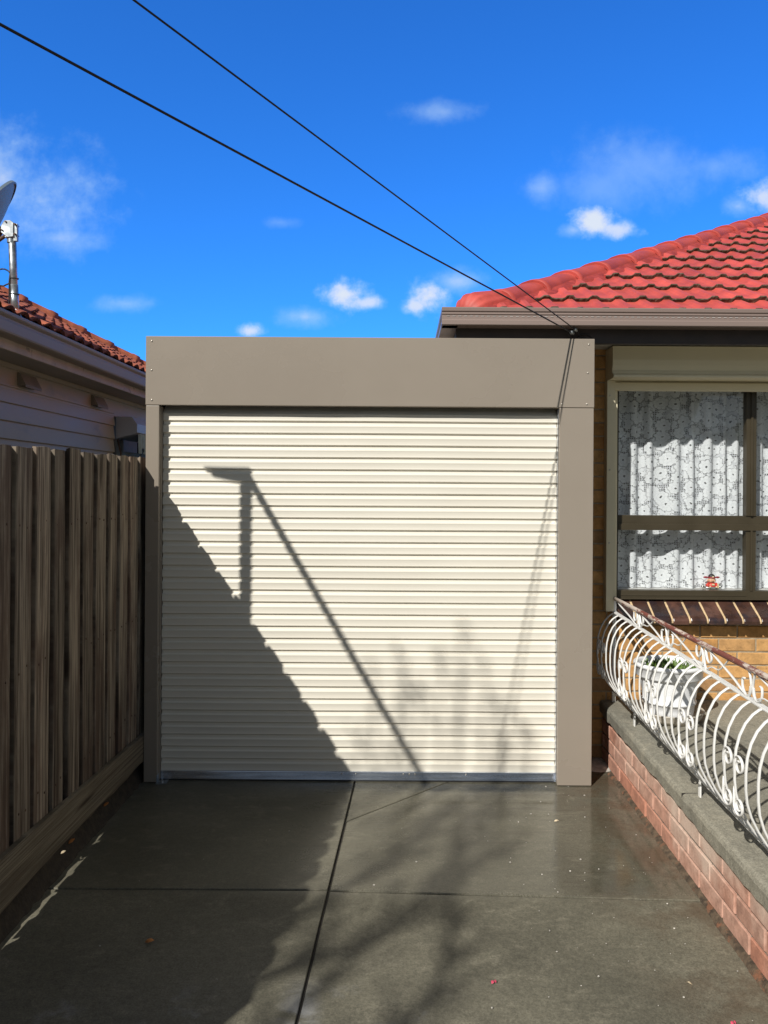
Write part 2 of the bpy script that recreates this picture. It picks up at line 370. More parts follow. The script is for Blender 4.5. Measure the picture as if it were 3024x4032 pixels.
def iron(name, paint, rust, amount):
    m, n, b = new_mat(name)
    tc = n.node('ShaderNodeTexCoord').outputs['Object']
    ns = n.noise(tc, 26, 6, 0.7); n2 = n.noise(n.mapping(tc, (1, 1, .5)), 8, 4, 0.6)
    if amount < .55:
        yy = n.sep(tc)[1]
        lng = n.noise(n.mapping(tc, (30, 5, 30)), 1.0, 6, 0.7)
        ns2 = n.math('ADD', n.math('MULTIPLY', lng, 0.75), n.math('MULTIPLY', ns, 0.25))
        ns2 = n.math('ADD', ns2, n.ramp(yy, 4.85, 4.15, -0.08, 0.06))
        r = n.ramp(ns2, amount, amount + 0.09)
    else: r = n.ramp(n.math('MULTIPLY_ADD', n2, 0.55, n.math('MULTIPLY', ns, 0.45)), amount, amount + 0.05)
    c = n.mix(n.ramp(n2, .3, .7), paint, tuple(p * .86 for p in paint))
    c = n.mix(r, c, rust)
    n.put(b.inputs['Base Color'], c); n.put(b.inputs['Roughness'], n.math('MULTIPLY_ADD', r, 0.4, 0.42))
    n.put(b.inputs['Normal'], n.bump(ns, 0.25, 0.003))
    return m
M_WHITE = iron('white_enamel_iron', (0.78, 0.77, 0.74), (0.22, 0.08, 0.035), 0.635)
M_RAILTOP = iron('rusted_red_oxide_rail', (0.66, 0.56, 0.48), (0.19, 0.055, 0.04), 0.47)

# lace: flowers, leaves and a net of threads; everything between is open
def lace_mat():
    m, n, b = new_mat('white_lace')
    uv = n.node('ShaderNodeUVMap').outputs[0]
    def flower(scale, r0, petals, amp, seed):
        wn = n.node('ShaderNodeTexNoise', {'Vector': uv, 'Scale': 26.0, 'Detail': 2.0}).outputs['Color']
        v = n.vmath('ADD', n.vmath('ADD', n.vmath('SCALE', uv, scale), n.vmath('SCALE', n.vmath('SUBTRACT', wn, (.5, .5, .5)), .32)), (seed, seed * 1.7, 0))
        v = n.vmath('MULTIPLY', v, (1, 1, 0))
        vo = n.node('ShaderNodeTexVoronoi', {'Vector': v, 'Scale': 1.0, 'Randomness': 0.75}, feature='F1', voronoi_dimensions='2D')
        dl = n.vmath('SUBTRACT', v, vo.outputs['Position'])
        x, y, _ = n.sep(dl)
        an = n.math('ARCTAN2', y, x)
        rnd = n.sep(vo.outputs['Color'])[0]
        an = n.math('MULTIPLY_ADD', rnd, 6.0, an)
        pet = n.math('ABSOLUTE', n.math('COSINE', n.math('MULTIPLY', an, petals / 2)))
        rr = n.math('MULTIPLY', n.math('MULTIPLY_ADD', pet, amp, 1 - amp), n.math('MULTIPLY_ADD', rnd, 0.12, r0))
        dist = n.vmath('LENGTH', dl)
        mk = n.ramp(n.math('SUBTRACT', dist, rr), 0.02, -0.02)
        halo = n.math('MULTIPLY', n.ramp(n.math('SUBTRACT', dist, rr), 0.0, 0.02), n.ramp(n.math('SUBTRACT', dist, rr), 0.085, 0.055))
        line = n.math('MULTIPLY', n.ramp(pet, 0.25, 0.0), n.ramp(dist, 0.08, 0.2))
        ring = n.math('ABSOLUTE', n.math('SUBTRACT', dist, n.math('MULTIPLY', rr, 0.55)))
        line = n.math('MAXIMUM', line, n.math('MULTIPLY', n.ramp(ring, .03, .0), .7))
        eye = n.ramp(dist, 0.075, 0.04)
        return mk, n.math('MAXIMUM', line, eye), eye, halo
    a1, l1, e1, h1_ = flower(10.5, 0.40, 8, 0.20, 3.1)
    a2, l2, e2, h2_ = flower(25.0, 0.42, 5, 0.40, 9.7)
    v = n.vmath('SCALE', uv, 85.0)
    net = n.node('ShaderNodeTexVoronoi', {'Vector': v, 'Scale': 1.0, 'Randomness': 0.35}, feature='DISTANCE_TO_EDGE', voronoi_dimensions='2D').outputs['Distance']
    thread = n.ramp(net, 0.27, 0.16)
    lv = n.noise(n.vmath('SCALE', uv, 14.0), 1.0, 2, 0.5, 1.2)
    leaf = n.ramp(lv, 0.55, 0.59)
    al = n.math('MAXIMUM', a2, n.math('MAXIMUM', thread, leaf))
    al = n.math('MULTIPLY', al, n.math('SUBTRACT', 1.0, n.math('MULTIPLY', h1_, .35)))
    al = n.math('MAXIMUM', al, a1)
    # centre of big flowers is pierced
    al = n.math('MULTIPLY', al, n.math('SUBTRACT', 1.0, n.math('MULTIPLY', e1, .9)))
    shade = n.math('MULTIPLY', n.math('MAXIMUM', n.math('MULTIPLY', l1, a1), n.math('MULTIPLY', n.math('MULTIPLY', l2, a2), .6)), 0.35)
    dense = n.math('MAXIMUM', a1, n.math('MULTIPLY', a2, .9))
    col = n.mix(dense, (0.74, 0.75, 0.78), (0.90, 0.91, 0.93))
    col = n.mix(shade, col, (0.40, 0.42, 0.47))
    df = n.node('ShaderNodeBsdfDiffuse', {'Color': col}); tl = n.node('ShaderNodeBsdfTranslucent', {'Color': col})
    fab = n.node('ShaderNodeMixShader', {0: 0.22, 1: df.outputs[0], 2: tl.outputs[0]})
    tr = n.node('ShaderNodeBsdfTransparent')
    mx = n.node('ShaderNodeMixShader', {0: al, 1: tr.outputs[0], 2: fab.outputs[0]})
    n.put(m.node_tree.nodes['Material Output'].inputs['Surface'], mx.outputs[0])
    return m
M_LACE = lace_mat()

def glass_mat():
    m, n, b = new_mat('window_glass')
    fc = n.node('ShaderNodeLayerWeight', {'Blend': 0.5}).outputs['Facing']
    fr = n.math('MULTIPLY_ADD', n.math('POWER', fc, 5.0), 0.92, 0.055)
    tr = n.node('ShaderNodeBsdfTransparent', {'Color': (0.93, 0.95, 0.95)}); gl = n.node('ShaderNodeBsdfGlossy', {'Roughness': 0.02, 'Color': (1, 1, 1)})
    mx = n.node('ShaderNodeMixShader', {0: fr, 1: tr.outputs[0], 2: gl.outputs[0]})
    n.put(m.node_tree.nodes['Material Output'].inputs['Surface'], mx.outputs[0])
    return m
M_GLASSW = glass_mat()
M_LEAFG = mat('weed_leaf', (0.10, 0.17, 0.03), 0.6, 0.3, 20)
M_LEAFD = mat('dry_leaf', (0.42, 0.16, 0.04), 0.7, 0.3, 40)
M_LEAFB = mat('pale_dry_leaf', (0.55, 0.45, 0.30), 0.7, 0.3, 40)
M_PETAL = mat('pink_petal', (0.62, 0.07, 0.13), 0.6, 0.2, 60)
M_BARK = mat('tree_bark', (0.14, 0.10, 0.07), 0.9, 0.3, 10, bump=.6, bscale=30)
M_TLEAF = mat('tree_leaf', (0.07, 0.10, 0.03), 0.6, 0.3, 5)
M_DISH = mat('dish_grey_paint', (0.20, 0.26, 0.30), 0.5, 0.1, 5, dirt=(.28, .31, .33))
M_RUST = mat('rusty_bracket', (0.10, 0.055, 0.035), 0.7, 0.3, 20)
M_VALANCE = mat('green_grey_canvas', (0.50, 0.55, 0.48), 0.85, 0.15, 20)
M_LOUVRE = mat('louvre_glass', (0.05, 0.065, 0.08), 0.5, 0.1, 3, spec=.2)
M_LFRAME = mat('aged_window_frame', (0.16, 0.165, 0.16), 0.6, 0.2, 9)

# ================================================================== SETTING
g = MB(); g.add([(-900, -900, -0.12), (900, -900, -0.12), (900, 900, -0.12), (-900, 900, -0.12)], [(0, 1, 2, 3)])
setting(g.build('ground', mat('verge_earth', (0.11, 0.105, 0.06), 0.95, 0.3, 0.5)))

def jx(y): return -0.41 + 0.0316 * y              # the long joint
def ty(x): return 3.318 - 0.040 * (x + 0.285) if x > -0.3 else 3.323 + 0.002 * (x + .3)   # cross joint
def slab(mb, poly, z1=0.0, z0=-0.09):
    mb.prism(poly, z0, z1, 'z')
dr = MB(); gap = 0.0055; XL, XR, YB, YF = -1.545, 1.40, 5.6, -9.0
slab(dr, [(XL, ty(XL) + .004), (jx(3.33) - gap, ty(-.3) + .004), (jx(YB) - gap, YB), (XL, YB)])
# back right slab is cut by a saw line that runs off to the left
A = (jx(4.005) + gap, 4.005); B = (.291 + .035, 4.60)
dxn = Vector((B[0] - A[0], B[1] - A[1])).normalized(); nrm = Vector((-dxn.y, dxn.x)) * .0028
slab(dr, [(jx(3.33) + gap, ty(-.28) + .003), (XR, ty(XR) + .003), (XR, YB), (1.2, YB), (B[0] + 1.0, B[1] + 1.0 * dxn.y / dxn.x), (B[0] - nrm.x, B[1] - nrm.y), (A[0] - nrm.x, A[1] - nrm.y)])
slab(dr, [(A[0] + nrm.x, A[1] + nrm.y), (B[0] + nrm.x, B[1] + nrm.y), (B[0] + 0.9, B[1] + .9 * dxn.y / dxn.x + .006), (jx(YB) + gap, YB)])
slab(dr, [(XL, YF), (jx(YF) - gap, YF), (jx(3.32) - gap, ty(-.3) - .004), (XL, ty(XL) - .004)], -0.001)
slab(dr, [(jx(YF) + gap, YF), (XR, YF), (XR, ty(XR) - .003), (jx(3.31) + gap, ty(-.28) - .003)], -0.003)
setting(dr.build('driveway', M_DRIVE, bevel=0.004))
jf = MB(); jf.add([(XL, YF, -.012), (XR, YF, -.012), (XR, YB, -.012), (XL, YB, -.012)], [(0, 1, 2, 3)])
setting(jf.build('joint_filler', M_JOINT))
# raised soil under and behind the fence
sb = MB(); ys = [-2 + .05 * i for i in range(160)]
prof = [(-1.500, -.02), (-1.52, .012), (-1.545, .06), (-1.565, .107), (-1.62, .108), (-2.7, .08), (-9, .05)]
vs = []
for y in ys:
    for i, (x, z) in enumerate(prof):
        k = 1 if i in (1, 2, 3, 4) else 0
        vs.append((x + k * random.uniform(-.006, .006), y, z + k * random.uniform(-.012, .010)))
k = len(prof)
sb.add(vs, [(i * k + j, i * k + j + 1, (i + 1) * k + j + 1, (i + 1) * k + j) for i in range(len(ys) - 1) for j in range(k - 1)], 0, True)
setting(sb.build('soil', M_SOIL))

# ================================================================== GARAGE
gar = thing('garage', 'flat-fronted taupe steel garage with cream roller door between fence and brick house', 'garage', (-.2, 4.5, 0))
gx0, gx1, gy = -1.503, 1.123, 4.5
dl, dr_ = -1.423, 0.921                             # door opening
hd = MB(); hd.box(gx0, gx1, gy - .003, gy + .030, 2.217, 2.620); hd.box(gx0, gx1, gy + .030, gy + .20, 2.585, 2.620); hd.box(gx0, gx0 + .03, gy + .030, gy + .20, 2.217, 2.585); hd.box(gx1 - .03, gx1, gy + .030, gy + .20, 2.217, 2.585)
header = hd.build('header', M_TAUPE, gar, bevel=0.003)
for (x, z) in [(gx0 + .035, 2.59), (gx0 + .035, 2.42), (gx0 + .037, 2.245), (gx1 - .035, 2.587), (gx1 - .04, 2.42), (gx1 - .045, 2.238), (dr_ + .012, 2.238)]:
    MB().ball((x, gy - .004, z), .0055, .003, .0055, 10, 6).build('screw', M_SCREW, header)
pl = MB(); pl.box(gx0 + .002, dl, gy, gy + .115, 0.008, 2.2145); pl.build('post', M_TAUPE, gar, bevel=0.003)
pr = MB(); pr.box(dr_, gx1 - .002, gy, gy + .115, 0.004, 2.2145); pr.build('post', M_TAUPE, gar, bevel=0.003)
# roller curtain: crest, underside, valley, lip repeated down the door
pitch = 0.0716; cy0 = gy + .064
line = [(cy0 + .16, 2.30), (cy0 + .10, 2.262), (cy0 + .05, 2.226), (cy0 + .018, 2.196), (cy0 + .004, 2.180)]; z = 2.1745
while z > 0.07:
    line += [(cy0 - .0018, z), (cy0 - .0003, z - .009), (cy0 + .0004, z - .019), (cy0 + .0002, z - .029), (cy0 - .0010, z - .0385), (cy0 + .0115, z - .0455),
             (cy0 + .0120, z - .0490), (cy0 + .0102, z - .0600), (cy0 + .0085, z - .0640), (cy0 - .0010, z - .0690)]
    z -= pitch
line += [(cy0 + .001, z), (cy0, .058)]
ct = MB(); NX = 40; vs = []; kl = len(line)
for i in range(NX + 1):
    x = dl + .004 + (dr_ - dl - .007) * i / NX
    for (y_, z_) in line:
        wv = .0009 * math.sin(x * 5.1 + z_ * 2.0) + .0007 * math.sin(x * 11.3 - z_ * 5.7) + .0006 * math.sin(x * 2.2 + z_ * 9.0)
        vs.append((x, y_ + wv, z_ + .0006 * math.sin(x * 3.1 + z_ * 4)))
ct.add(vs, [(i * kl + j, i * kl + j + 1, (i + 1) * kl + j + 1, (i + 1) * kl + j) for i in range(NX) for j in range(kl - 1)])
curtain = ct.build('roller_door', M_CREAM, gar, recalc=False)
br = MB(); prof = []
for i in range(6):
    zz = .056 - i * .0078
    prof += [(cy0 - .009, zz), (cy0 - .011, zz - .002), (cy0 - .011, zz - .0055), (cy0 - .008, zz - .0062)]
prof += [(cy0 - .009, .009), (cy0 + .012, .009), (cy0 + .012, .058)]
br.prism(prof, dl + .006, dr_ - .005, 'x'); rail = br.build('bottom_rail', M_ALU, curtain)
for x in (-.345, -.262, .02, .055, .09, .39):
    MB().ball((x, cy0 - .0115, .047), .004, .003, .004, 8, 5).build('rivet', M_SCREW, curtain)
rb = MB(); rb.box(dl + .008, dr_ - .006, cy0 - .006, cy0 + .008, -.001, .0088); rb.build('rubber_seal', M_RUBBER, curtain)
for sgn, x0 in ((1, dl), (-1, dr_)):
    gt = MB(); gt.box(min(x0, x0 + sgn * .0035), max(x0, x0 + sgn * .0035), gy + .035, gy + .056, .012, 2.21)
    gt.build('guide_track', M_ALU if sgn < 0 else M_TAUPE, gar)
bk_ = MB(); bk_.box(dl - .004, dl + .055, gy - .012, gy + .05, .001, .006); bk_.box(dl - .004, dl + .001, gy - .002, gy + .05, .006, .05)
bk_.lathe([(.009, 0), (.009, .008), (.005, .010), (.005, .016), (0.0001, .016)], (dl + .028, gy + .012, .006), 8, 0, False)
bk_.build('base_bracket', M_ZINC, gar)
gw = MB(); gw.box(gx0 + .01, gx0 + .05, gy + .12, 10, 0.0, 2.45); gw.box(gx0 + .05, .78, 9.95, 10, 0.0, 2.45); gw.build('wall', M_TAUPE, gar)
gr = MB(); gr.box(gx0 + .01, .80, gy + .205, 10, 2.46, 2.52); gr.box(.80, gx1 - .04, gy + .205, 4.94, 2.46, 2.52); gr.build('roof', M_GUT_L, gar)
gf = MB(); gf.box(dl, dr_, gy + .12, 4.93, 2.0, 2.44); gf.build('curtain_drum', M_DARK, gar)

# ================================================================== BRICK HOUSE (right)
hs_ = thing('brick_house', 'cream brick house with bright red tiled hip roof and brown gutter', 'house', (2.5, 4.95, 0))
WY = 4.95; HX0, HX1 = 0.85, 6.5
wx0, wx1, wz0, wz1 = 1.372, 3.60, 1.02, 2.62       # window opening
def brick_field(mb, plane, rows, bounds, depth, skip=None, L=.230, Hh=.076, m=.0105, zoff=0.0, jit=.0018):
    """individual bricks laid in stretcher bond; plane 'y' = wall facing -y, 'x' = wall facing -x"""
    a0, a1 = bounds
    for r in range(rows):
        z0 = zoff + r * (Hh + m); off = (L + m) / 2 * (r % 2)
        a = a0 - off
        while a < a1:
            s0, s1 = max(a, a0), min(a + L, a1)
            if skip and skip(s0, s1, z0, z0 + Hh): segs = [(s0, min(s1, wx0)), (max(s0, wx1), s1)]
            else: segs = [(s0, s1)]
            segs = [(p, q) for (p, q) in segs if q - p > .02]
            if segs:
                for (p, q) in segs:
                    jt = random.uniform(-jit, jit); e = random.uniform(-.0012, .0012)
                    c = .004
                    if plane == 'y':
                        f = depth + jt
                        vs = [(p, f + c, z0), (q, f + c, z0), (q, f + c, z0 + Hh), (p, f + c, z0 + Hh), (p + c, f, z0 + c + e), (q - c, f, z0 + c), (q - c, f, z0 + Hh - c), (p + c, f, z0 + Hh - c + e),
                              (p, f + .03, z0), (q, f + .03, z0), (q, f + .03, z0 + Hh), (p, f + .03, z0 + Hh)]
                    else:
                        f = depth + jt
                        vs = [(f + c, p, z0), (f + c, q, z0), (f + c, q, z0 + Hh), (f + c, p, z0 + Hh), (f, p + c, z0 + c + e), (f, q - c, z0 + c), (f, q - c, z0 + Hh - c), (f, p + c, z0 + Hh - c + e),
                              (f + .03, p, z0), (f + .03, q, z0), (f + .03, q, z0 + Hh), (f + .03, p, z0 + Hh)]
                    mb.add(vs, [(4, 5, 6, 7), (0, 1, 5, 4), (1, 2, 6, 5), (2, 3, 7, 6), (3, 0, 4, 7), (8, 9, 1, 0), (9, 10, 2, 1), (10, 11, 3, 2), (11, 8, 0, 3)], 0)
            a += L + m
wl = MB()
def cut(s0, s1, z0, z1):
    return s0 < wx1 and s1 > wx0 and z1 > .885 and z0 < wz1
brick_field(wl, 'y', 31, (HX0, 4.8), WY, None if False else cut, zoff=.012)
# mortar sheet behind, with the window opening left out
for (x0, x1, z0, z1) in [(HX0, wx0, 0, 2.66), (wx0, wx1, 0, .905), (wx1, HX1, 0, 2.66), (wx0, wx1, 2.60, 2.66)]:
    wl.box(x0, x1, WY + .006, WY + .11, z0, z1, 1)
wl.box(HX0, HX0 + .1, WY + .11, 12, 0, 2.66, 1)
wall = wl.build('wall', [M_YBRICK, M_YMORT], hs_)
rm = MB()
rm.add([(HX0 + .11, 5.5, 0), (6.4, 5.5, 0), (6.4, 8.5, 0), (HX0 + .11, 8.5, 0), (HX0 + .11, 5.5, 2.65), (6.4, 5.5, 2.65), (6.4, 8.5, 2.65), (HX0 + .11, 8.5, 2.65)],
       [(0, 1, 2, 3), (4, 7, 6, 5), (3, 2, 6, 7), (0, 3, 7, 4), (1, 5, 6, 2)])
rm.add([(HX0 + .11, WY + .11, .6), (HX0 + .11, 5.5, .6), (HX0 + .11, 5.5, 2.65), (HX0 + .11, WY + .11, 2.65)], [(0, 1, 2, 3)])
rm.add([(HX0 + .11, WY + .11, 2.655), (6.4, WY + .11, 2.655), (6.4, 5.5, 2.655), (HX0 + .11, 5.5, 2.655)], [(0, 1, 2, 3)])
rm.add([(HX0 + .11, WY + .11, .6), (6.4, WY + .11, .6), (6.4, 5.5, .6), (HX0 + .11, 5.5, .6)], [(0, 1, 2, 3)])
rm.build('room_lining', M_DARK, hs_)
# sloping brick sill
sl_ = MB(); i = 0; x = 1.385
while x < 4.0:
    a, b2 = x, min(x + .098, 4.0)
    j = random.uniform(-.003, .003)
    prof = [(WY + .06, 1.030 + j), (WY + .012, .996 + j), (WY - .085, .940 + j), (WY - .099, .930 + j), (WY - .106, .915 + j), (WY - .104, .892 + j), (WY - .002, .892)]
    sl_.prism(prof, a, b2, 'x', 0)
    x += .1115
sl_.prism([(WY + .06, 1.022), (WY - .080, .936), (WY - .100, .912), (WY - .098, .897), (WY - .002, .897)], 1.388, 3.99, 'x', 1)
sl_.build('window_sill', [M_SILLB, M_SILLM], hs_, bevel=.003)
# window frame with panes
FY0, FY1 = 4.985, 5.045
def z_at(py, Y): return 1.735 - (py - 1056) * Y / 1661
fm = MB()
fm.box(1.372, 1.404, FY0, FY1, 1.030, 2.60)                    # left stile
fm.box(1.404, 3.55, FY0, FY1, 1.030, 1.088)                    # bottom rail
fm.box(1.404, 3.55, FY0 + .012, FY1 - .004, 1.480, 1.5735)      # transom body
fm.box(1.404, 3.55, FY0 - .006, FY0 + .012, 1.478, 1.518)      # transom nose
fm.box(1.404, 3.55, FY0, FY1, 2.50, 2.60)
fm.box(2.236, 2.300, FY0 + .004, FY1 - .002, 1.088, 1.478); fm.box(2.236, 2.300, FY0 + .004, FY1 - .002, 1.5735, 2.50)
fm.box(2.262, 2.276, FY0 - .006, FY0 + .004, 1.088, 1.478); fm.box(2.262, 2.276, FY0 - .006, FY0 + .004, 1.5735, 2.50)
fm.box(1.404, 2.236, FY0 - .003, FY0, 1.052, 1.062); fm.box(1.404, 3.55, FY0 - .012, FY0, 1.030, 1.038)
fm.box(3.52, 3.598, FY0 + .003, FY1, 1.038, 2.60)
win = fm.build('window', M_FRAME, hs_, bevel=.002)
for (a, b2, c, d_) in [(1.404, 2.236, 1.5735, 2.50), (2.300, 3.52, 1.5735, 2.50), (1.404, 2.236, 1.088, 1.48), (2.300, 3.52, 1.088, 1.48)]:
    p = MB(); p.add([(a - .004, 5.022, c - .004), (b2 + .004, 5.022, c - .004), (b2 + .004, 5.022, d_ + .004), (a - .004, 5.022, d_ + .004)], [(0, 1, 2, 3)]); p.build('pane', M_GLASSW, win)
sbd = MB(); sbd.box(1.372, 3.59, FY1, 5.30, 1.045, 1.080); sbd.build('sill_board', mat('white_sill_board', (.6, .58, .55), .5), win)
for z in (1.97, 1.76, 1.60): MB().ball((1.388, FY0 - .002, z), .004, .002, .004, 8, 5).build('screw', M_SCREW, win)
# roller shutter: box with coved front, side guides, head strip
shb = MB()
prof = [(4.948, 2.632), (4.775, 2.632), (4.772, 2.545), (4.776, 2.512), (4.786, 2.484), (4.776, 2.462), (4.752, 2.448), (4.752, 2.436), (4.778, 2.432), (4.948, 2.432)]
shb.prism(prof, 1.305, 3.75, 'x'); shut = shb.build('roller_shutter', M_SHUT, hs_, bevel=.002)
g1 = MB(); g1.box(1.300, 1.352, 4.880, 4.9485, .965, 2.432); g1.box(1.352, 1.372, 4.90, 4.9485, .965, 2.38)
gd = g1.build('guide_channel', M_SHUT, shut, bevel=.0025)
for z in (2.335, 1.865, 1.40): MB().ball((1.318, 4.8795, z), .006, .003, .006, 8, 5).build('screw', M_SCREW, shut)
h1 = MB(); h1.box(1.352, 3.70, 4.885, 4.940, 2.372, 2.420); h1.box(1.352, 3.70, 4.905, 4.947, 2.420, 2.4318); h1.build('shutter_slat', M_SHUT, shut, bevel=.002)
# eaves: fascia, soffit, gutter
ex0 = 0.226
fa = MB(); fa.box(ex0 + .09, 6.6, 4.555, 4.585, 2.602, 2.735); fa.box(ex0 + .09, ex0 + .12, 4.585, 12, 2.602, 2.735)
fa.build('fascia', M_FASCIA, hs_, bevel=.003)
sf = MB(); sf.box(ex0 + .12, 6.6, 4.586, WY + .005, 2.640, 2.652); sf.box(ex0 + .12, HX0, WY + .005, 12, 2.640, 2.652); sf.build('soffit', M_SOFFIT, hs_)
gp = [(4.552, 2.688), (4.462, 2.688), (4.458, 2.692), (4.458, 2.716), (4.461, 2.721), (4.466, 2.724), (4.466, 2.750), (4.461, 2.754), (4.461, 2.757), (4.466, 2.760), (4.466, 2.766), (4.459, 2.772), (4.457, 2.790), (4.461, 2.795), (4.470, 2.795), (4.470, 2.775), (4.474, 2.700), (4.552, 2.700)]
gp = [(y, 2.688 + (z - 2.688) * 0.98) for (y, z) in gp]
gu = MB(); gu.prism(gp, ex0, 6.6, 'x'); k_ = ex0 + .028
gu.prism([(ex0 + (y - 4.458), z) for (y, z) in gp], 4.475, 12, 'y')
while k_ < 3.6:
    gu.box(k_, k_ + .017, 4.4630, 4.4668, 2.7395, 2.7425, 1); gu.box(k_, k_ + .017, 4.4652, 4.4668, 2.7428, 2.7452, 2); k_ += .0335
gu.build('gutter', [M_GUT_R, M_SLOT, M_FASCIA], hs_)

# --- tiled roofs
def trap(u, per=.15, h=.018):
    """interlocking concrete profile: flat pan, sloping flanks, flat roll"""
    t = (u / per) % 1.0
    if t < .46: return 0.0
    if t < .58: return h * (t - .46) / .12
    if t < .84: return h
    if t < .90: return h * (1 - (t - .84) / .06 * .8)
    return .2 * h * (1 - (t - .90) / .10)
def tile_rows(O, U, V, N, rows, exposure, u0f, u1, prof, step, lip=.022, first=0.0, per_tile=.30, jit=.004, edge_mi=1):
    mb = MB()
    O, U, V, N = Vector(O), Vector(U), Vector(V), Vector(N)
    for r in range(rows):
        s0 = first + r * exposure - (.03 if r else 0.0); s1 = first + (r + 1) * exposure + .01
        a = u0f(first + (r + .5) * exposure)
        stag = (r % 2) * per_tile / 2
        t0 = math.floor((a + stag) / per_tile)
        while True:
            ta = t0 * per_tile - stag; tb = ta + per_tile
            if ta >= u1: break
            ta2, tb2 = max(ta, a), min(tb, u1)
            t0 += 1
            if tb2 - ta2 < .02: continue
            k = max(2, int((tb2 - ta2) / step) + 1)
            ds = random.uniform(-jit, jit); dn = random.uniform(-.002, .003)
            us = [ta2 + (tb2 - ta2) * i / (k - 1) for i in range(k)]
            fr = [O + U * u + V * (s0 + ds) + N * (lip + dn + prof(u + stag)) for u in us]
            bk2 = [O + U * u + V * s1 + N * (.004 + prof(u + stag)) for u in us]
            lo = [O + U * u + V * (s0 + ds + .004) + N * (lip + dn - (.030 if lip > .0325 else .022) + prof(u + stag) * (0.80)) for u in us]
            rim = [O + U * u + V * (s0 + ds - .004 + random.uniform(-.003, .003)) + N * (lip + dn - .004 - abs(random.gauss(0, .0022)) + prof(u + stag)) for u in us]
            vs = lo + rim + fr + bk2
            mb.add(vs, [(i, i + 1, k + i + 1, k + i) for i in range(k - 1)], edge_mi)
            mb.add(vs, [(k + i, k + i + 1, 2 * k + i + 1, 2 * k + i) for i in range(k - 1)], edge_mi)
            mb.add(vs, [(2 * k + i, 2 * k + i + 1, 3 * k + i + 1, 3 * k + i) for i in range(k - 1)], 0)
            mb.add([lo[0], fr[0], bk2[0], lo[-1], fr[-1], bk2[-1]], [(0, 1, 2), (3, 5, 4)], 0)
    return mb
tp = .515; cp = 1 / math.sqrt(1 + tp * tp); sp_ = tp * cp
RO = (ex0 + .11, 4.555, 2.774)
mb = tile_rows(RO, (1, 0, 0), (0, cp, sp_), (0, -sp_, cp), 15, .335, lambda s: max(.0, s * cp + .06), 6.4, trap, .0125, lip=.033, first=-.02)
ml = tile_rows((ex0 + .10, 4.57, 2.774), (0, 1, 0), (cp, 0, sp_), (-sp_, 0, cp), 14, .335, lambda s: max(.0, s * cp + .06), 8.0, trap, .025, lip=.024)
o_ = len(mb.v); mb.v += ml.v; mb.f += [tuple(i + o_ for i in f) for f in ml.f]; mb.m += ml.m; mb.sm += ml.sm
under = MB(); Pk = 4.6
mb.add([(ex0 + .05, 4.50, 2.745), (6.5, 4.50, 2.745), (6.5, 4.5 + Pk, 2.745 + Pk * tp), (ex0 + .05 + Pk, 4.5 + Pk, 2.745 + Pk * tp), (ex0 + .05, 12, 2.745), (ex0 + .05 + Pk, 12, 2.745 + Pk * tp)],
       [(0, 1, 2, 3), (0, 3, 5, 4)], 1)
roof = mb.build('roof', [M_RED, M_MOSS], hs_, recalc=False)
# hip capping: overlapping half-round tiles, first one a rounded starter, on a bed of painted mortar
HO = Vector((ex0 + .160, 4.620, 2.812)); HD = Vector((1, 1, tp)).normalized(); HS = Vector((1, -1, 0)).normalized(); HN = HS.cross(HD).normalized()
if HN.z < 0: HN = -HN
def cap(mb, s0, s1, r0, r1, mi=0, rn=10, closed=False, D=HD, S=HS, N=HN, O=HO, rise=.095, collar=.045):
    segs = [(0, r0 * .97), (collar, r0 * .975), (collar + .02, r0 * .91), ((s1 - s0), r1)]
    rings = []
    for (t, r) in segs:
        rings.append([O + D * (s0 + t) + S * (r * math.cos(math.pi * i / rn) * 1.15) + N * (r * math.sin(math.pi * i / rn) ** .75 * rise / .112 - .035 + .0) for i in range(rn + 1)])
    vs = [p for rr in rings for p in rr]; k = rn + 1
    mb.add(vs, [(a * k + i, a * k + i + 1, (a + 1) * k + i + 1, (a + 1) * k + i) for a in range(len(rings) - 1) for i in range(rn)], mi, True)
    mb.add(rings[0] + [p - N * .022 - (p - (O + D * s0)).normalized() * .004 for p in rings[0]], [(i, i + 1, k + i + 1, k + i) for i in range(rn)], mi)
s = 0.0; i = 0
st = MB()                                       # starter: fluted rounded nose over the corner
rings = []
for a in range(7):
    t = math.pi / 2 * a / 6; rr = .135 * math.sin(t) + .004; fwd = -.115 * math.cos(t)
    ring = []
    for j in range(25):
        th = math.pi * j / 24; fl = 1 + .045 * math.cos(th * 14) * math.sin(t)
        ring.append(HO + HD * (.06 + fwd) + HS * (rr * math.cos(th) * .92 * fl) + HN * (rr * math.sin(th) * .95 * fl - .04))
    rings.append(ring)
rings.append([HO + HD * .34 + HS * (.115 * math.cos(math.pi * j / 24) * 1.1) + HN * (.115 * math.sin(math.pi * j / 24) * .9 - .04) for j in range(25)])
st.add([p for r_ in rings for p in r_], [(a * 25 + j, a * 25 + j + 1, (a + 1) * 25 + j + 1, (a + 1) * 25 + j) for a in range(7) for j in range(24)], 0, True)
st.build('hip_tile', M_RED, roof)
s = .27
while s < 6.9:
    c = MB(); cap(c, s, s + .45, .128 + random.uniform(-.002, .002), .105); c.build('hip_tile', M_RED, roof); s += .405
mo = MB(); vs = []; K = 120
for a in range(K):
    t = -.02 + 7.0 * a / (K - 1); sag = random.uniform(-.008, .008); wv = .012 * math.sin(t * 21) + random.uniform(-.008, .008)
    c0 = HO + HD * t
    for (o, h) in ((.115, .052), (.145, .036 + sag), (.175 + wv, .020), (.20 + wv, -.012)):
        vs.append(c0 + HS * o + HN * (h - .035) - Vector((0, 0, o * .16)))
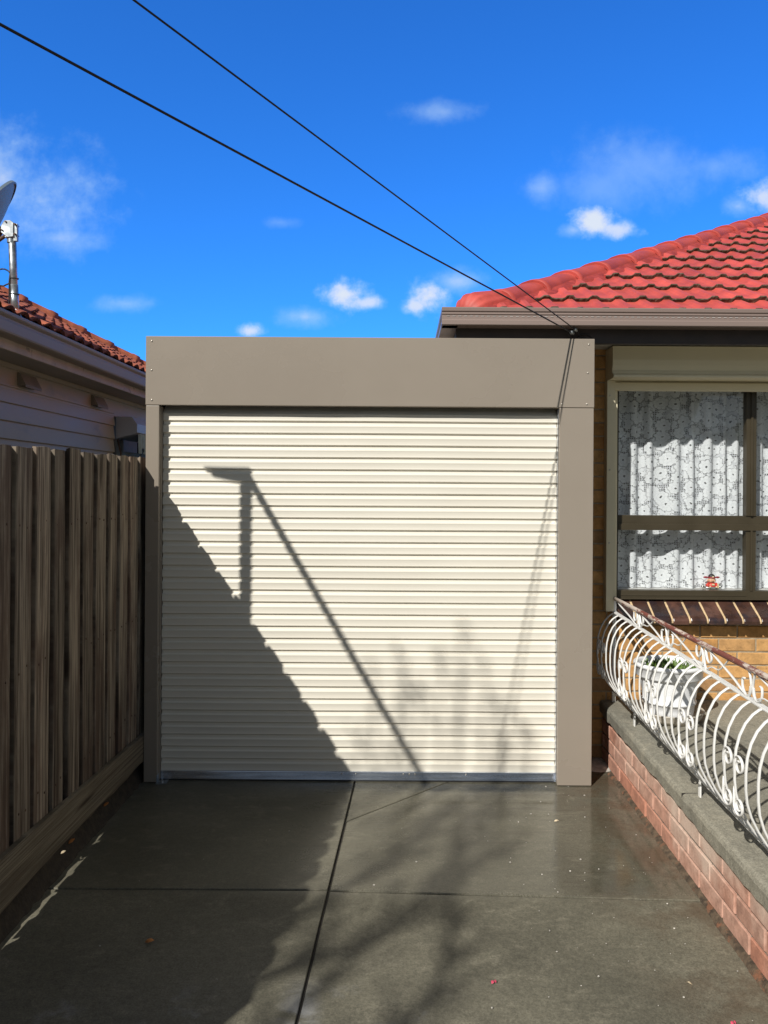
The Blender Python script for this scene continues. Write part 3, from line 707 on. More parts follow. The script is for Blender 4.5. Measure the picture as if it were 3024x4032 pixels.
mo.add(vs, [(a * 4 + j, a * 4 + j + 1, (a + 1) * 4 + j + 1, (a + 1) * 4 + j) for a in range(K - 1) for j in range(3)], 0, True)
mo.build('hip_mortar', M_REDM, roof)
# downpipe tucked behind the fascia corner
dp = MB(); dp.tube([(ex0 + .17, 4.70, 2.53), (ex0 + .17, 4.70, 2.638)], .035, 14); dp.build('downpipe', M_FASCIA, hs_)

# ================================================================== LACE CURTAIN
cu = MB(); nx, nz = 260, 12; X0, X1 = 1.372, 3.50; Z0, Z1 = 1.083, 2.60; uvs = []
vs = []; arc = 0; prev = None
def fold(x):
    ph = x * 2 * math.pi / .118 + 1.3 * math.sin(x * 9.0) + .8 * math.sin(x * 23)
    q = math.sin(ph); return 5.165 - .030 * (abs(q) ** .55) * (1 if q > 0 else -.35) - .012 * math.sin(x * 7) - (.05 * max(0, (1.47 - x) / .1) if x < 1.47 else 0)
for i in range(nx + 1):
    x = X0 + (X1 - X0) * i / nx; y = fold(x)
    if prev: arc += math.hypot(x - prev[0], y - prev[1])
    prev = (x, y)
    for j in range(nz + 1):
        z = Z0 + (Z1 - Z0) * j / nz
        vs.append((x, y + .004 * math.sin(z * 9 + x * 30), z)); uvs.append((arc * .8, z))
cu.add(vs, [(i * (nz + 1) + j, (i + 1) * (nz + 1) + j, (i + 1) * (nz + 1) + j + 1, i * (nz + 1) + j + 1) for i in range(nx) for j in range(nz)], 0, True)
cur = cu.build('lace_curtain', M_LACE, recalc=False)
uvl = cur.data.uv_layers.new(name='UVMap')
for lp in cur.data.loops: uvl.data[lp.index].uv = uvs[lp.vertex_index]
tag(cur, 'white floral lace curtain hanging in folds behind the brown window frame', 'curtain')

# ================================================================== FIGURINE on the inner sill
fx, fy, fz = 2.052, 5.085, 1.080
fig = thing('figurine', 'small seated figurine in red robe and black hat behind the lower window pane', 'figurine', (fx, fy, fz))
M_FRED = mat('red_robe', (.62, .045, .03), .4, .1, 30); M_SKIN = mat('figurine_skin', (.72, .42, .26), .45, .05, 30); M_HATB = mat('black_hat', (.02, .018, .02), .4); M_HATR = mat('crimson_brim', (.30, .012, .03), .45)
M_SILV = mat('silver_ingot', (.5, .5, .47), .25, .4, 90, metallic=.8); M_GOLD = mat('cream_trim', (.75, .62, .38), .4)
q = MB(); prof = [(.052, 0), (.056, .010), (.060, .020), (.050, .024), (.030, .018)]
q.lathe(prof, (fx, fy, fz), 28, 0, True, 1.0, .55)
q.tube([(fx - .05, fy, fz + .014), (fx - .060, fy, fz + .026), (fx - .058, fy, fz + .036)], [.012, .010, .003], 8); q.tube([(fx + .05, fy, fz + .014), (fx + .060, fy, fz + .026), (fx + .058, fy, fz + .038)], [.012, .010, .003], 8)
q.build('ingot_base', M_SILV, fig)
q = MB(); q.lathe([(.034, .012), (.036, .022), (.032, .036), (.024, .048), (.014, .052), (.0001, .053)], (fx, fy, fz), 24, 0, True, 1, .75)
q.tube([(fx - .020, fy - .008, fz + .044), (fx - .036, fy - .016, fz + .034), (fx - .026, fy - .028, fz + .026)], [.010, .010, .008], 8); q.tube([(fx + .020, fy - .008, fz + .044), (fx + .034, fy - .016, fz + .034), (fx + .022, fy - .028, fz + .026)], [.010, .010, .008], 8)
q.build('robe', M_FRED, fig)
q = MB(); q.box(fx - .009, fx + .009, fy - .0295, fy - .026, fz + .034, fz + .044); q.box(fx + .027, fx + .036, fy - .032, fy - .028, fz + .016, fz + .046); q.ball((fx - .022, fy - .034, fz + .023), .006, .006, .006, 10, 6); q.ball((fx + .020, fy - .034, fz + .023), .006, .006, .006, 10, 6)
q.build('trim', M_GOLD, fig)
q = MB(); q.ball((fx, fy - .004, fz + .067), .0235, .021, .021, 20, 14); q.ball((fx - .024, fy, fz + .064), .005, .004, .009, 8, 6); q.ball((fx + .024, fy, fz + .064), .005, .004, .009, 8, 6)
q.ball((fx, fy - .0255, fz + .064), .0045, .004, .0045, 8, 6); q.ball((fx - .012, fy - .020, fz + .060), .008, .006, .007, 8, 6); q.ball((fx + .012, fy - .020, fz + .060), .008, .006, .007, 8, 6)
hd_ = q.build('head', M_SKIN, fig)
q = MB(); q.ball((fx - .008, fy - .0235, fz + .070), .0035, .002, .0015, 8, 4); q.ball((fx + .008, fy - .0235, fz + .070), .0035, .002, .0015, 8, 4); q.tube([(fx - .008, fy - .0245, fz + .057), (fx, fy - .0250, fz + .054), (fx + .008, fy - .0245, fz + .057)], .0013, 6); q.build('face', M_HATB, hd_)
q = MB(); q.ball((fx, fy, fz + .087), .022, .020, .020, 18, 10); hat = q.build('hat', M_HATB, fig)
q = MB(); q.lathe([(.0235, .078), (.0255, .080), (.0255, .086), (.022, .088)], (fx, fy - .002, fz), 20, 0); q.ball((fx - .039, fy, fz + .084), .016, .004, .0065, 12, 8); q.ball((fx + .039, fy, fz + .084), .016, .004, .0065, 12, 8); q.build('brim', M_HATR, hat)
q = MB(); q.ball((fx, fy - .026, fz + .089), .006, .003, .006, 10, 6); q.build('badge', M_GOLD, hat)

# ================================================================== TERRACE, RETAINING WALL
def tz(y): return .345 + .018 * (y - 2.6)
TX = 1.283
rw = thing('retaining_wall', 'low red brick wall with thick grey concrete capping beside the driveway', 'wall', (TX, 3.5, 0))
b_ = MB(); brick_field(b_, 'x', 3, (-1.5, 4.94), TX + .012, zoff=.012, jit=.003, Hh=.0785, m=.0115)
b_.box(TX + .0215, TX + .12, -1.5, 4.94, -.02, .262, 1)
b_.build('brickwork', [M_RBRICK, M_RMORT], rw)
cp_ = MB(); Ks = 130; ysl = [-1.5 + 6.445 * i / Ks for i in range(Ks + 1)]; vs = []
cprof = [(.06, -.085), (.004, -.083), (-.003, -.075), (-.005, -.022), (.001, -.007), (.016, .0), (.20, .002), (.20, -.085)]
kk = len(cprof)
for y in ysl:
    jj = random.uniform(-.0025, .0025); low = random.uniform(-.006, .005)
    for idx, (x, z) in enumerate(cprof): vs.append((TX + x + (jj if idx in (1, 2, 3, 4) else 0), y, tz(y) + z + (low if idx in (1, 2) else 0)))
cp_.add(vs, [(i * kk + j, i * kk + (j + 1) % kk, (i + 1) * kk + (j + 1) % kk, (i + 1) * kk + j) for i in range(Ks) for j in range(kk)], 0)
cp_.add(vs, [tuple(range(kk)), tuple(Ks * kk + j for j in range(kk - 1, -1, -1))], 0)
cp_.build('capping', M_CAP, rw, recalc=True)
te = MB()
for (y0, y1) in ((-1.5, 3.487), (3.493, 4.945)):
    te.add([(TX + .2, y0, tz(y0) + .0015), (6.5, y0, tz(y0) + .0015), (6.5, y1, tz(y1) + .0015), (TX + .2, y1, tz(y1) + .0015), (TX + .2, y0, -.1), (6.5, y0, -.1), (6.5, y1, -.1), (TX + .2, y1, -.1)],
           [(0, 1, 2, 3), (4, 7, 6, 5), (0, 4, 5, 1), (2, 6, 7, 3), (0, 3, 7, 4), (1, 5, 6, 2)])
setting(te.build('terrace', M_CAP))
ck = MB(); ck.box(TX - .004, TX + .2, 3.4894, 3.4906, tz(3.49) - .03, tz(3.49) + .0022); ck.build('crack_line', M_JOINT, rw)
ml_ = MB()                                       # lump of lime mortar left where the wall meets the drive
M_LUMP = mat('mortar_lump', (.40, .37, .33), .95, .3, 30, bump=.8, bscale=60)
ml_.ball((TX - .05, 4.86, -.012), .14, .14, .035, 24, 12); lump = ml_.build('mortar_lump', M_LUMP)
tag(lump, 'pale lump of old mortar on the concrete beside the garage post', 'mortar lump')
dbr = MB(); vs = []; K = 260
for i in range(K):
    y = 4.7 - 5.2 * i / (K - 1); wdt = .013 + .004 * math.sin(y * 7) + .003 * math.sin(y * 19) + random.uniform(-.002, .002)
    vs += [(TX + .02, y, random.uniform(.016, .022)), (TX - wdt * .3, y, random.uniform(.007, .012)), (TX - wdt, y, -.004)]
dbr.add(vs, [(i * 3 + j, i * 3 + j + 1, (i + 1) * 3 + j + 1, (i + 1) * 3 + j) for i in range(K - 1) for j in range(2)], 0, True)
setting(dbr.build('dirt', mat('leaf_litter_dirt', (.085, .06, .038), .95, .5, 35, bump=1, bscale=90, dirt=(.19, .085, .045), dirt_lo=.52, dirt_hi=.62, dirt_scale=14)))

# ================================================================== IRON RAILING
rl = thing('railing', 'white wrought iron railing with bellied scrolled balusters and rusty top rail', 'railing', (1.36, 3.6, .36))
RX = 1.36
def zt(y): return 1.046
def zm(y): return .920 + .017 * (y - 2.82)
def zb(y): return .418 + .019 * (y - 2.82)
YA, YE = 4.90, 1.55
q = MB(); q.tube([(RX - .002, YA + .02 - i * (YA - YE) / 12, zt(0)) for i in range(13)], .0128, 12, r2=.0112); q.tube([(RX - .002, YA + .045, zt(0)), (RX - .002, YA + .02, zt(0))], .012, 10); q.build('top_rail', M_RAILTOP, rl)
q = MB(); q.box(RX - .014, RX + .014, YE, YA, 0, .008, 0); q.v = [(x, y, zm(y) + z) for (x, y, z) in q.v]; q.build('middle_rail', M_WHITE, rl, bevel=.002)
q = MB(); q.box(RX - .012, RX + .012, YE, YA, 0, .007, 0); q.v = [(x, y, zb(y) + z) for (x, y, z) in q.v]; q.build('bottom_rail', M_WHITE, rl, bevel=.002)
for y in (4.43, 3.455, 2.48):
    q = MB(); q.box(RX - .016, RX - .008, y - .012, y + .012, tz(y) - .004, zb(y) + .002); q.build('foot', M_WHITE, rl, bevel=.003)
q = MB(); q.box(RX - .011, RX + .011, YA - .004, YA + .014, tz(YA), zt(0) - .010); q.build('end_post', M_WHITE, rl, bevel=.002)
q = MB(); q.box(RX - .011, RX + .011, YE - .006, YE + .012, tz(YE), zt(0) - .010); q.build('end_post', M_WHITE, rl, bevel=.002)
BP = [(0, 1.0), (.020, .992), (.045, .955), (.072, .89), (.094, .80), (.107, .70), (.112, .59), (.112, .47), (.107, .37), (.092, .27), (.066, .165), (.036, .075), (.012, .02), (0, 0)]
def bpt(y, u, v): return (RX - u, y, zb(y) + .006 + (zm(y) - zb(y) - .004) * v)
i = 0; y = 4.875
while y > YE + .05:
    ox = random.uniform(-.003, .003); oy = random.uniform(-.004, .004)
    q = MB(); q.tube([bpt(y + oy * math.sin(v * 3.1), u + ox * math.sin(v * 3.1), v) for (u, v) in BP], .0080, 8, r2=.0048, up=(0, 1, 0))
    bal = q.build('baluster', M_WHITE, rl)
    if i % 5 in (0, 1):
        for (vc, sgn) in ((.60, 1), (.30, -1)):
            pts = []
            zc = bpt(y, 0, vc)[2]
            for a in range(27):
                th = math.pi - a / 26 * math.pi * 2.55
                rr = .040 * (1 - .60 * a / 26)
                pts.append((RX - .112, y - .040 - rr * math.cos(th), zc + sgn * rr * .95 * math.sin(th)))
            tail = [(RX - .110, y, zc - sgn * .06), (RX - .112, y, zc - sgn * .025)]
            q = MB(); q.tube(tail + pts, .0058, 8, r2=.0030, up=(1, 0, 0)); q.build('scroll', M_WHITE, bal)
    y -= .0955; i += 1
def smooth(pts, m=6):
    P = [Vector(p) for p in pts]; out = []
    for a in range(len(P) - 1):
        p0, p1, p2, p3 = P[max(a - 1, 0)], P[a], P[a + 1], P[min(a + 2, len(P) - 1)]
        for t in range(m):
            t /= m
            out.append(.5 * ((2 * p1) + (p2 - p0) * t + (2 * p0 - 5 * p1 + 4 * p2 - p3) * t * t + (3 * p1 - p0 - 3 * p2 + p3) * t ** 3))
    return out + [P[-1]]
mi_ = 0; y = 4.40; ym = 4.88
while y > YE:
    zz0 = zm(y) + .008; zz1 = zt(0) - .012; H = zz1 - zz0
    q = MB()
    for sg in (1, -1):                             # two bars that touch in the middle and part at both ends
        q.tube(smooth([(RX, y + sg * .024, zz1), (RX, y + sg * .012, zz0 + H * .72), (RX, y + sg * .007, zz0 + H * .45), (RX, y + sg * .014, zz0 + H * .2), (RX, y + sg * .032, zz0)]), .0055, 8, r2=.004, up=(1, 0, 0))
        if mi_ % 2 == 0: hook = [(RX, y + sg * .022, zz1 - .004), (RX, y + sg * .040, zz1 - .045), (RX, y + sg * .066, zz1 - .056), (RX, y + sg * .086, zz1 - .038), (RX, y + sg * .082, zz1 - .008)]
        else: hook = [(RX, y + sg * .012, zz0 + H * .45), (RX, y + sg * .024, zz0 + .012), (RX, y + sg * .052, zz0 + .004), (RX, y + sg * .080, zz0 + .026), (RX, y + sg * .082, zz0 + .060), (RX, y + sg * .066, zz0 + .066)]
        q.tube(smooth(hook), .0056, 8, r2=.0036, up=(1, 0, 0))
    q.build('lyre_motif', M_WHITE, rl)
    q = MB(); yn = y + .475                        # sweeping bar from the top rail behind to this motif
    if yn > 4.9: yn = 4.84
    q.tube(smooth([(RX, yn - .055, zz1), (RX, yn - .13, zz1 - .018), (RX, y + .18, zz0 + H * .42), (RX, y + .07, zz0 + .008), (RX, y + .035, zz0 + .004)]), .0060, 8, r2=.0032, up=(1, 0, 0))
    q.build('sweep_bar', M_WHITE, rl)
    q = MB(); q.tube(smooth([(RX, y - .03, zz0 + .004), (RX, y - .09, zz0 + .026), (RX, y - .17, zz0 + .034), (RX, y - .26, zz1)]), .0034, 6); q.build('tie_rod', M_WHITE, rl)
    y -= .4755; mi_ += 1

# ================================================================== POT, SAUCER, WEEDS
pc = (1.600, 4.585, tz(4.585) + .0015)
q = MB(); q.lathe([(.0001, .004), (.165, .004), (.172, .0), (.186, .022), (.199, .052), (.203, .056), (.196, .058), (.180, .024), (.168, .014), (.0001, .012)], pc, 40)
sau = q.build('saucer', M_SAUCER); tag(sau, 'stained cream plant saucer under the white pot on the terrace', 'saucer')
pot = thing('flower_pot', 'white banded plant pot standing in a saucer behind the railing', 'pot', pc)
q = MB(); pz = .020
q.lathe([(.0001, 0), (.128, 0), (.136, .006), (.142, .040), (.146, .078), (.155, .081), (.157, .092), (.150, .097), (.158, .150), (.166, .215), (.168, .226), (.186, .230), (.191, .238), (.193, .285), (.203, .290), (.206, .302), (.200, .311), (.186, .312), (.176, .304), (.170, .26), (.150, .10)], (pc[0], pc[1], pc[2] + pz), 48)
q.build('vessel', M_POT, pot)
q = MB(); q.lathe([(.0001, .272), (.09, .275), (.172, .268)], (pc[0], pc[1], pc[2] + pz), 30); q.build('potting_soil', M_SOIL, pot)
q = MB()
for a in range(240):
    r_ = .15 * math.sqrt(random.random()); th = random.uniform(0, 6.28); h = random.uniform(.02, .055)
    b0 = Vector((pc[0] + r_ * math.cos(th), pc[1] + r_ * math.sin(th), pc[2] + pz + .272)); t = Vector((random.uniform(-.025, .025), random.uniform(-.025, .025), h)); sd = Vector((random.uniform(-1, 1), random.uniform(-1, 1), 0)).normalized() * .005
    q.add([b0 - sd * .4, b0 + t * .6 - sd, b0 + t, b0 + t * .6 + sd, b0 + sd * .4], [(0, 1, 2, 3, 4)])
wd = q.build('weeds', M_LEAFG, recalc=False); tag(wd, 'low green weeds growing in the white pot', 'plant')

# ================================================================== PALING FENCE (left)
fe = thing('paling_fence', 'dark weathered timber paling fence with plinth board along the driveway', 'fence', (-1.56, 3, 0))
def ftop(y):
    T = [(-2, .9), (0, 1.2), (1.0, 1.54), (1.3, 1.64), (1.7, 1.74), (2.6, 1.878), (3.2, 1.906), (6, 1.908)]
    for (a, za), (b, zb_) in zip(T, T[1:]):
        if a <= y <= b: return za + (zb_ - za) * (y - a) / (b - a)
    return 1.9
starts = [3.059, 3.230, 3.401, 3.549, 3.715, 3.874, 4.038, 4.196, 4.358, 4.516, 4.675, 4.835]
starts = [3.059 - .163 * i for i in range(22, 0, -1)] + starts
def paling(y0, wdt, x1, th, ztop, zbot):
    mb = MB(); K = 14; c = .002
    lean = random.uniform(-.004, .004); vs = []
    e1 = [random.uniform(-.0018, .0018) for _ in range(K + 1)]; e2 = [random.uniform(-.0018, .0018) for _ in range(K + 1)]
    for i in range(K + 1):
        t = i / K; z = zbot + (ztop - zbot) * t; cupx = .002 * math.sin(t * 5 + y0 * 7)
        ya = y0 + e1[i] + lean * t; yb = y0 + wdt + e2[i] + lean * t
        zz = lambda k: z + (random.uniform(-.006, .004) if i in (0, K) else 0)
        ym_ = (ya + yb) / 2
        for (xx, yy) in ((x1 - th, ya), (x1 - .003, ya), (x1 + cupx, ya + .004), (x1 + cupx + .0012, ym_), (x1 + cupx, yb - .004), (x1 - .003, yb), (x1 - th, yb)):
            vs.append((xx, yy, zz(0)))
    k = 7
    mb.add(vs, [(i * k + j, i * k + (j + 1) % k, (i + 1) * k + (j + 1) % k, (i + 1) * k + j) for i in range(K) for j in range(k)])
    mb.add(vs, [tuple(range(k - 1, -1, -1)), tuple(K * k + j for j in range(k))])
    return mb
for i, y in enumerate(starts):
    nxt = starts[i + 1] if i + 1 < len(starts) else y + .16
    wdt = (nxt - y) - random.uniform(.036, .048)
    p = paling(y, wdt, -1.535 + random.uniform(-.002, .002), .019, ftop(y) + random.uniform(-.006, .006), .13)
    po = p.build('paling', M_WOOD, fe)
    if 2.6 < y < 4.6:
        for z in (1.57, .98, .42):
            for f in (.24, .72):
                q = MB(); q.ball((-1.5335, y + wdt * f + random.uniform(-.006, .006), z + random.uniform(-.02, .02)), .0022, .0042, .0058, 6, 4); q.build('nail', M_RUST, po)
    b = paling(nxt - .085, .125, -1.5560, .015, ftop(y) - random.uniform(0.0, .012), random.uniform(.108, .150)); b.build('paling', M_WOOD, fe)
for z in (.42, .98, 1.57):
    q = MB(); q.box(-1.615, -1.573, 2.2, 5.0, z - .035, z + .035); q.build('fence_rail', M_WOOD, fe)
q = MB(); K = 60; vs = []
for i in range(K + 1):
    y = -1.0 + 5.95 * i / K; w_ = .003 * math.sin(y * 3)
    zt_ = .30 - .028 * (y - 3.7) if y < 4.5 else .278
    nb = random.uniform(-.006, .006)
    for (xx, zz) in ((-1.533, .126 + nb), (-1.509 + w_, .124 + nb), (-1.506 + w_, .14), (-1.506 + w_, zt_ - .012), (-1.511 + w_, zt_), (-1.533, zt_)): vs.append((xx, y, zz))
q.add(vs, [(i * 6 + j, i * 6 + (j + 1) % 6, (i + 1) * 6 + (j + 1) % 6, (i + 1) * 6 + j) for i in range(K) for j in range(6)]); q.add(vs, [tuple(range(6)), tuple(K * 6 + j for j in range(5, -1, -1))])
q.build('plinth_board', M_PLINTH, fe)

# ================================================================== WEATHERBOARD HOUSE (left)
lh = thing('weatherboard_house', 'weatherboard house with terracotta tiled hip roof behind the paling fence', 'house', (-3.5, 6, 0))
LWX = -2.70; LYE = 9.0; LY0 = 1.9
q = MB(); bh = .124; z = .2
while z < 2.46:
    pr_ = [(LWX - .03, z + bh + .012), (LWX - .016, z + bh + .012), (LWX - .012, z + bh), (LWX + .003, z + .012), (LWX + .004, z + .002), (LWX - .002, z), (LWX - .03, z)]
    if z + bh < 2.5: q.prism(pr_, LY0, 7.22, 'y'); 
    z += bh
q.box(LWX - .03, LWX - .006, LY0, 9.0, 2.40, 2.60); q.box(LWX - .03, LWX - .004, 7.22, 8.9, .2, 1.2)
q.box(LWX - .1, LWX - .03, LY0, 7.2, 0, 2.6); q.box(LWX - .1, LWX - .03, 8.75, 9, 0, 2.6)
q.box(LWX - .004, LWX + .012, LY0, LYE, 2.545, 2.58); q.box(LWX - .004, LWX + .006, LY0, 7.2, 2.42, 2.432)
q.build('wall', M_BOARD, lh, bevel=.0015)
q = MB(); q.box(LWX, -2.42, LY0, LYE + .3, 2.582, 2.592); q.build('soffit', mat('grey_brown_soffit', (.40, .37, .32), .7, .08, 4), lh)  # even grey-brown soffit sheet
q = MB(); q.box(-2.42, -2.402, LY0, LYE + .3, 2.565, 2.685); q.build('fascia', M_PEEL, lh, bevel=.003)
gl = [(-2.402, 2.628), (-2.322, 2.628), (-2.310, 2.634), (-2.306, 2.644), (-2.304, 2.698), (-2.309, 2.706), (-2.318, 2.710), (-2.318, 2.722), (-2.306, 2.730), (-2.299, 2.738), (-2.298, 2.750), (-2.304, 2.759), (-2.314, 2.760), (-2.320, 2.752), (-2.324, 2.74), (-2.324, 2.64), (-2.402, 2.64)]
q = MB(); q.prism(gl, LY0, LYE + .25, 'y'); q.build('gutter', M_GUT_L, lh)
for (y, z) in ((5.52, 2.463), (6.80, 2.463)):
    q = MB(); q.prism([(LWX - .004, z + .075), (LWX + .012, z + .07), (LWX + .055, z - .012), (LWX + .055, z - .03), (LWX + .048, z - .03), (LWX + .046, z - .014), (LWX - .004, z - .02)], y - .12, y + .12, 'y'); q.build('vent', mat('vent_paint', (.30, .26, .21), .7), lh)
# window box, valance and louvres
q = MB(); q.prism([(LWX - .003, 2.40), (LWX + .15, 2.40), (LWX + .20, 2.33), (LWX + .20, 2.25), (LWX + .17, 2.235), (LWX - .003, 2.19)], 7.25, 8.7, 'y'); q.build('awning_box', mat('awning_white', (.50, .50, .52), .5, .06), lh, bevel=.004)
q = MB(); vs = []; K = 120
for i in range(K + 1):
    y = 7.33 + 1.3 * i / K; t = abs(math.sin(y * math.pi / .135)); xx = LWX + .165 + .012 * math.sin(y * 2 * math.pi / .0675)
    for (o, zz) in ((.025, 2.245), (.027, 2.16), (.03, 2.115 - .06 * t)): vs.append((xx + o, y, zz))
q.add(vs, [(i * 3 + j, i * 3 + j + 1, (i + 1) * 3 + j + 1, (i + 1) * 3 + j) for i in range(K) for j in range(2)], 0, True); q.build('valance', M_VALANCE, lh, recalc=False)
q = MB()
for (a, b2) in ((7.23, 7.30), (7.38, 7.42), (7.92, 7.99), (8.60, 8.68)): q.box(LWX - .03, LWX + .014, a, b2, 1.20, 2.19)
q.box(LWX - .03, LWX + .010, 7.30, 8.60, 2.03, 2.08); q.box(LWX - .03, LWX + .010, 7.30, 8.60, 1.2, 1.26)
lw = q.build('window', M_LFRAME, lh, bevel=.003)
for i in range(6):
    q = MB(); z = 1.28 + i * .125; q.add([(LWX + .004, 7.42, z), (LWX + .004, 7.92, z), (LWX - .035, 7.92, z + .14), (LWX - .035, 7.42, z + .14)], [(0, 1, 2, 3)]); q.build('louvre', M_LOUVRE, lw)
q = MB(); q.add([(LWX - .012, 7.99, 1.26), (LWX - .012, 8.60, 1.26), (LWX - .012, 8.60, 2.03), (LWX - .012, 7.99, 2.03)], [(0, 1, 2, 3)]); q.build('pane', M_LOUVRE, lw)
q = MB(); q.box(LWX - .6, LWX - .58, 5.0, 13, .2, 2.9); q.box(LWX - .58, LWX - .1, 5.0, 11, 2.595, 2.6); q.build('room_lining', M_DARK, lh)
q = MB(); q.tube([(LWX + .02, 7.245, 2.185), (LWX + .05, 7.245, 2.05), (LWX + .03, 7.245, 1.95)], .008, 8); q.build('awning_arm', M_RUST, lh)
# terracotta roof with a hip at the far end
tl = .53; cl_ = 1 / math.sqrt(1 + tl * tl); sl2 = tl * cl_
def roman(u, per=.165, h=.024):
    t = (u / per) % 1.0
    return h * (.5 + .5 * math.cos(2 * math.pi * t)) ** .8 - h * .3 * max(0, math.cos(2 * math.pi * (t - .5)))
LRO = (-2.345, LYE + .2, 2.765)
mb = tile_rows(LRO, (0, -1, 0), (-cl_, 0, sl2), (sl2, 0, cl_), 9, .215, lambda s: max(0.0, s * cl_ + .05), 8.0, roman, .0137, lip=.027, per_tile=.165, jit=.008)
mb.add([(-2.34, LYE + .2, 2.755), (-2.34, 1.5, 2.755), (-4.2, 1.5, 2.755 + 1.86 * tl), (-4.2, LYE + .2 - 1.86, 2.755 + 1.86 * tl), (-6.0, LYE + .2, 2.755), (-6, 1.5, 2.755)], [(0, 1, 2, 3), (0, 3, 4), (3, 2, 5, 4)], 1)
lr = mb.build('roof', [M_TERRA, M_TERRAD], lh, recalc=False)
LO = Vector((-2.36, LYE + .185, 2.79)); LD = Vector((-1, -1, tl)).normalized(); LS = Vector((1, -1, 0)).normalized(); LN = LS.cross(LD).normalized()
if LN.z < 0: LN = -LN
s = 0.0
while s < 3.0:
    c = MB(); cap(c, s, s + .38, .125, .10, D=LD, S=LS, N=LN, O=LO, rise=.105, collar=.06); c.build('hip_tile', M_TERRA, lr); s += .315

# ================================================================== SATELLITE DISH
sd = thing('satellite_dish', 'grey satellite dish on a galvanised pole at the edge of the terracotta roof', 'satellite dish', (-2.40, 4.74, 2.8))
pb = Vector((-2.392, 4.74, 2.800)); pt = Vector((-2.415, 4.74, 3.335))
q = MB(); q.tube([pb, pb.lerp(pt, .55), pt], .0225, 18); q.tube([pb.lerp(pt, -.02), pb.lerp(pt, .33)], .0245, 18); pole = q.build('pole', M_ZINC, sd)
q = MB()
for f in (.22, .40): 
    c = pb.lerp(pt, f); q.tube([c + Vector((.0255 * math.cos(a * math.pi / 8), .0255 * math.sin(a * math.pi / 8), 0)) for a in range(17)], .0025, 6)
    q.tube([c + Vector((.024, -.008, 0)), c + Vector((.036, -.010, .001))], .003, 6)
q.build('cable_tie', M_RUBBER, pole)
q = MB(); q.prism([(-.055, 0), (.055, 0), (.040, .035), (.02, .05), (-.02, .05), (-.04, .035)], 4.700, 4.712, 'y'); q.v = [(x + pb.x + .005, y, z + pb.z - .03) for (x, y, z) in q.v]; q.box(pb.x - .05, pb.x + .06, 4.69, 4.80, pb.z - .035, pb.z - .027); q.build('foot_plate', M_ZINC, sd, bevel=.002)
dn_ = Vector((-.74, -.40, .54)).normalized(); dc = Vector((-2.775, 5.00, 3.395)); rad = .40
ua = dn_.cross(Vector((0, 0, 1))).normalized(); ub = ua.cross(dn_).normalized()
q = MB(); vs = []; RN, SG = 12, 48
for sidei, off in enumerate((0.0, -.004)):
    for i in range(RN + 1):
        r_ = rad * i / RN; dep = -.075 * (1 - (i / RN) ** 2) + off
        for j in range(SG):
            a = 2 * math.pi * j / SG; vs.append(dc + ua * (r_ * math.cos(a) * .93) + ub * (r_ * math.sin(a)) + dn_ * dep)
B_ = (RN + 1) * SG
fs = []
for sidei in (0, 1):
    for i in range(RN):
        for j in range(SG): fs.append((sidei * B_ + i * SG + j, sidei * B_ + i * SG + (j + 1) % SG, sidei * B_ + (i + 1) * SG + (j + 1) % SG, sidei * B_ + (i + 1) * SG + j))
q.add(vs, fs, 0, True)
rimv = []
for (rr, dd) in ((rad, 0.0), (rad + .006, .004), (rad + .008, -.012), (rad - .002, -.016)):
    for j in range(SG):
        a = 2 * math.pi * j / SG; rimv.append(dc + ua * (rr * math.cos(a) * .93) + ub * (rr * math.sin(a)) + dn_ * dd)
q.add(rimv, [(i * SG + j, i * SG + (j + 1) % SG, ((i + 1) % 4) * SG + (j + 1) % SG, ((i + 1) % 4) * SG + j) for i in range(4) for j in range(SG)], 0, False)
refl = q.build('reflector', M_DISH, sd)
bc = dc - dn_ * .085 - ub * .10
q = MB(); q.tube([bc + dn_ * .012, bc - dn_ * .03, pt + Vector((-.05, .03, .03)), pt + Vector((0, .01, -.01))], [.032, .022, .017, .015], 10); q.tube([bc - ub * .10 + dn_ * .01, pt + Vector((-.045, .02, -.045))], .011, 8); q.tube([bc + ub * .09, bc - ub * .09], .012, 8); q.tube([dc - dn_ * .07 - ub * .18, dc - ub * .40 + dn_ * .02, dc - ub * .42 + dn_ * .35], .011, 8); q.build('mounting_arm', M_RUST, sd)
q = MB(); q.prism([(pt.x - .052, pt.z - .045), (pt.x - .012, pt.z - .075), (pt.x + .026, pt.z - .07), (pt.x + .026, pt.z + .015), (pt.x + .006, pt.z + .03), (pt.x - .030, pt.z + .03), (pt.x - .052, pt.z - .005)], 4.708, 4.716, 'y'); q.box(pt.x + .020, pt.x + .046, 4.716, 4.735, pt.z - .095, pt.z + .012); q.box(pt.x - .03, pt.x + .03, 4.712, 4.768, pt.z - .075, pt.z - .055); q.lathe([(.026, -.1), (.026, .01), (.0001, .012)], (pt.x, 4.74, pt.z), 16); q.build('clamp', M_ZINC, sd, bevel=.003)
q = MB()
for z in (.005, -.055): q.tube([(pt.x + .036, 4.700, pt.z + z), (pt.x + .036, 4.75, pt.z + z)], .006, 8)
q.tube([(pt.x - .02, 4.70, pt.z + .02), (pt.x - .02, 4.715, pt.z + .02)], .005, 8); q.tube([(pt.x - .065, 4.704, pt.z - .02), (pt.x - .035, 4.704, pt.z - .035)], .004, 6); q.build('bolt', M_RUST, sd)
q = MB(); cc = Vector((pb.x - .075, 4.725, 3.02)); pts = [cc + Vector((.058 * math.cos(t * .26 + .5), .004 * (t % 3), .052 * math.sin(t * .26 + .5))) for t in range(50)]
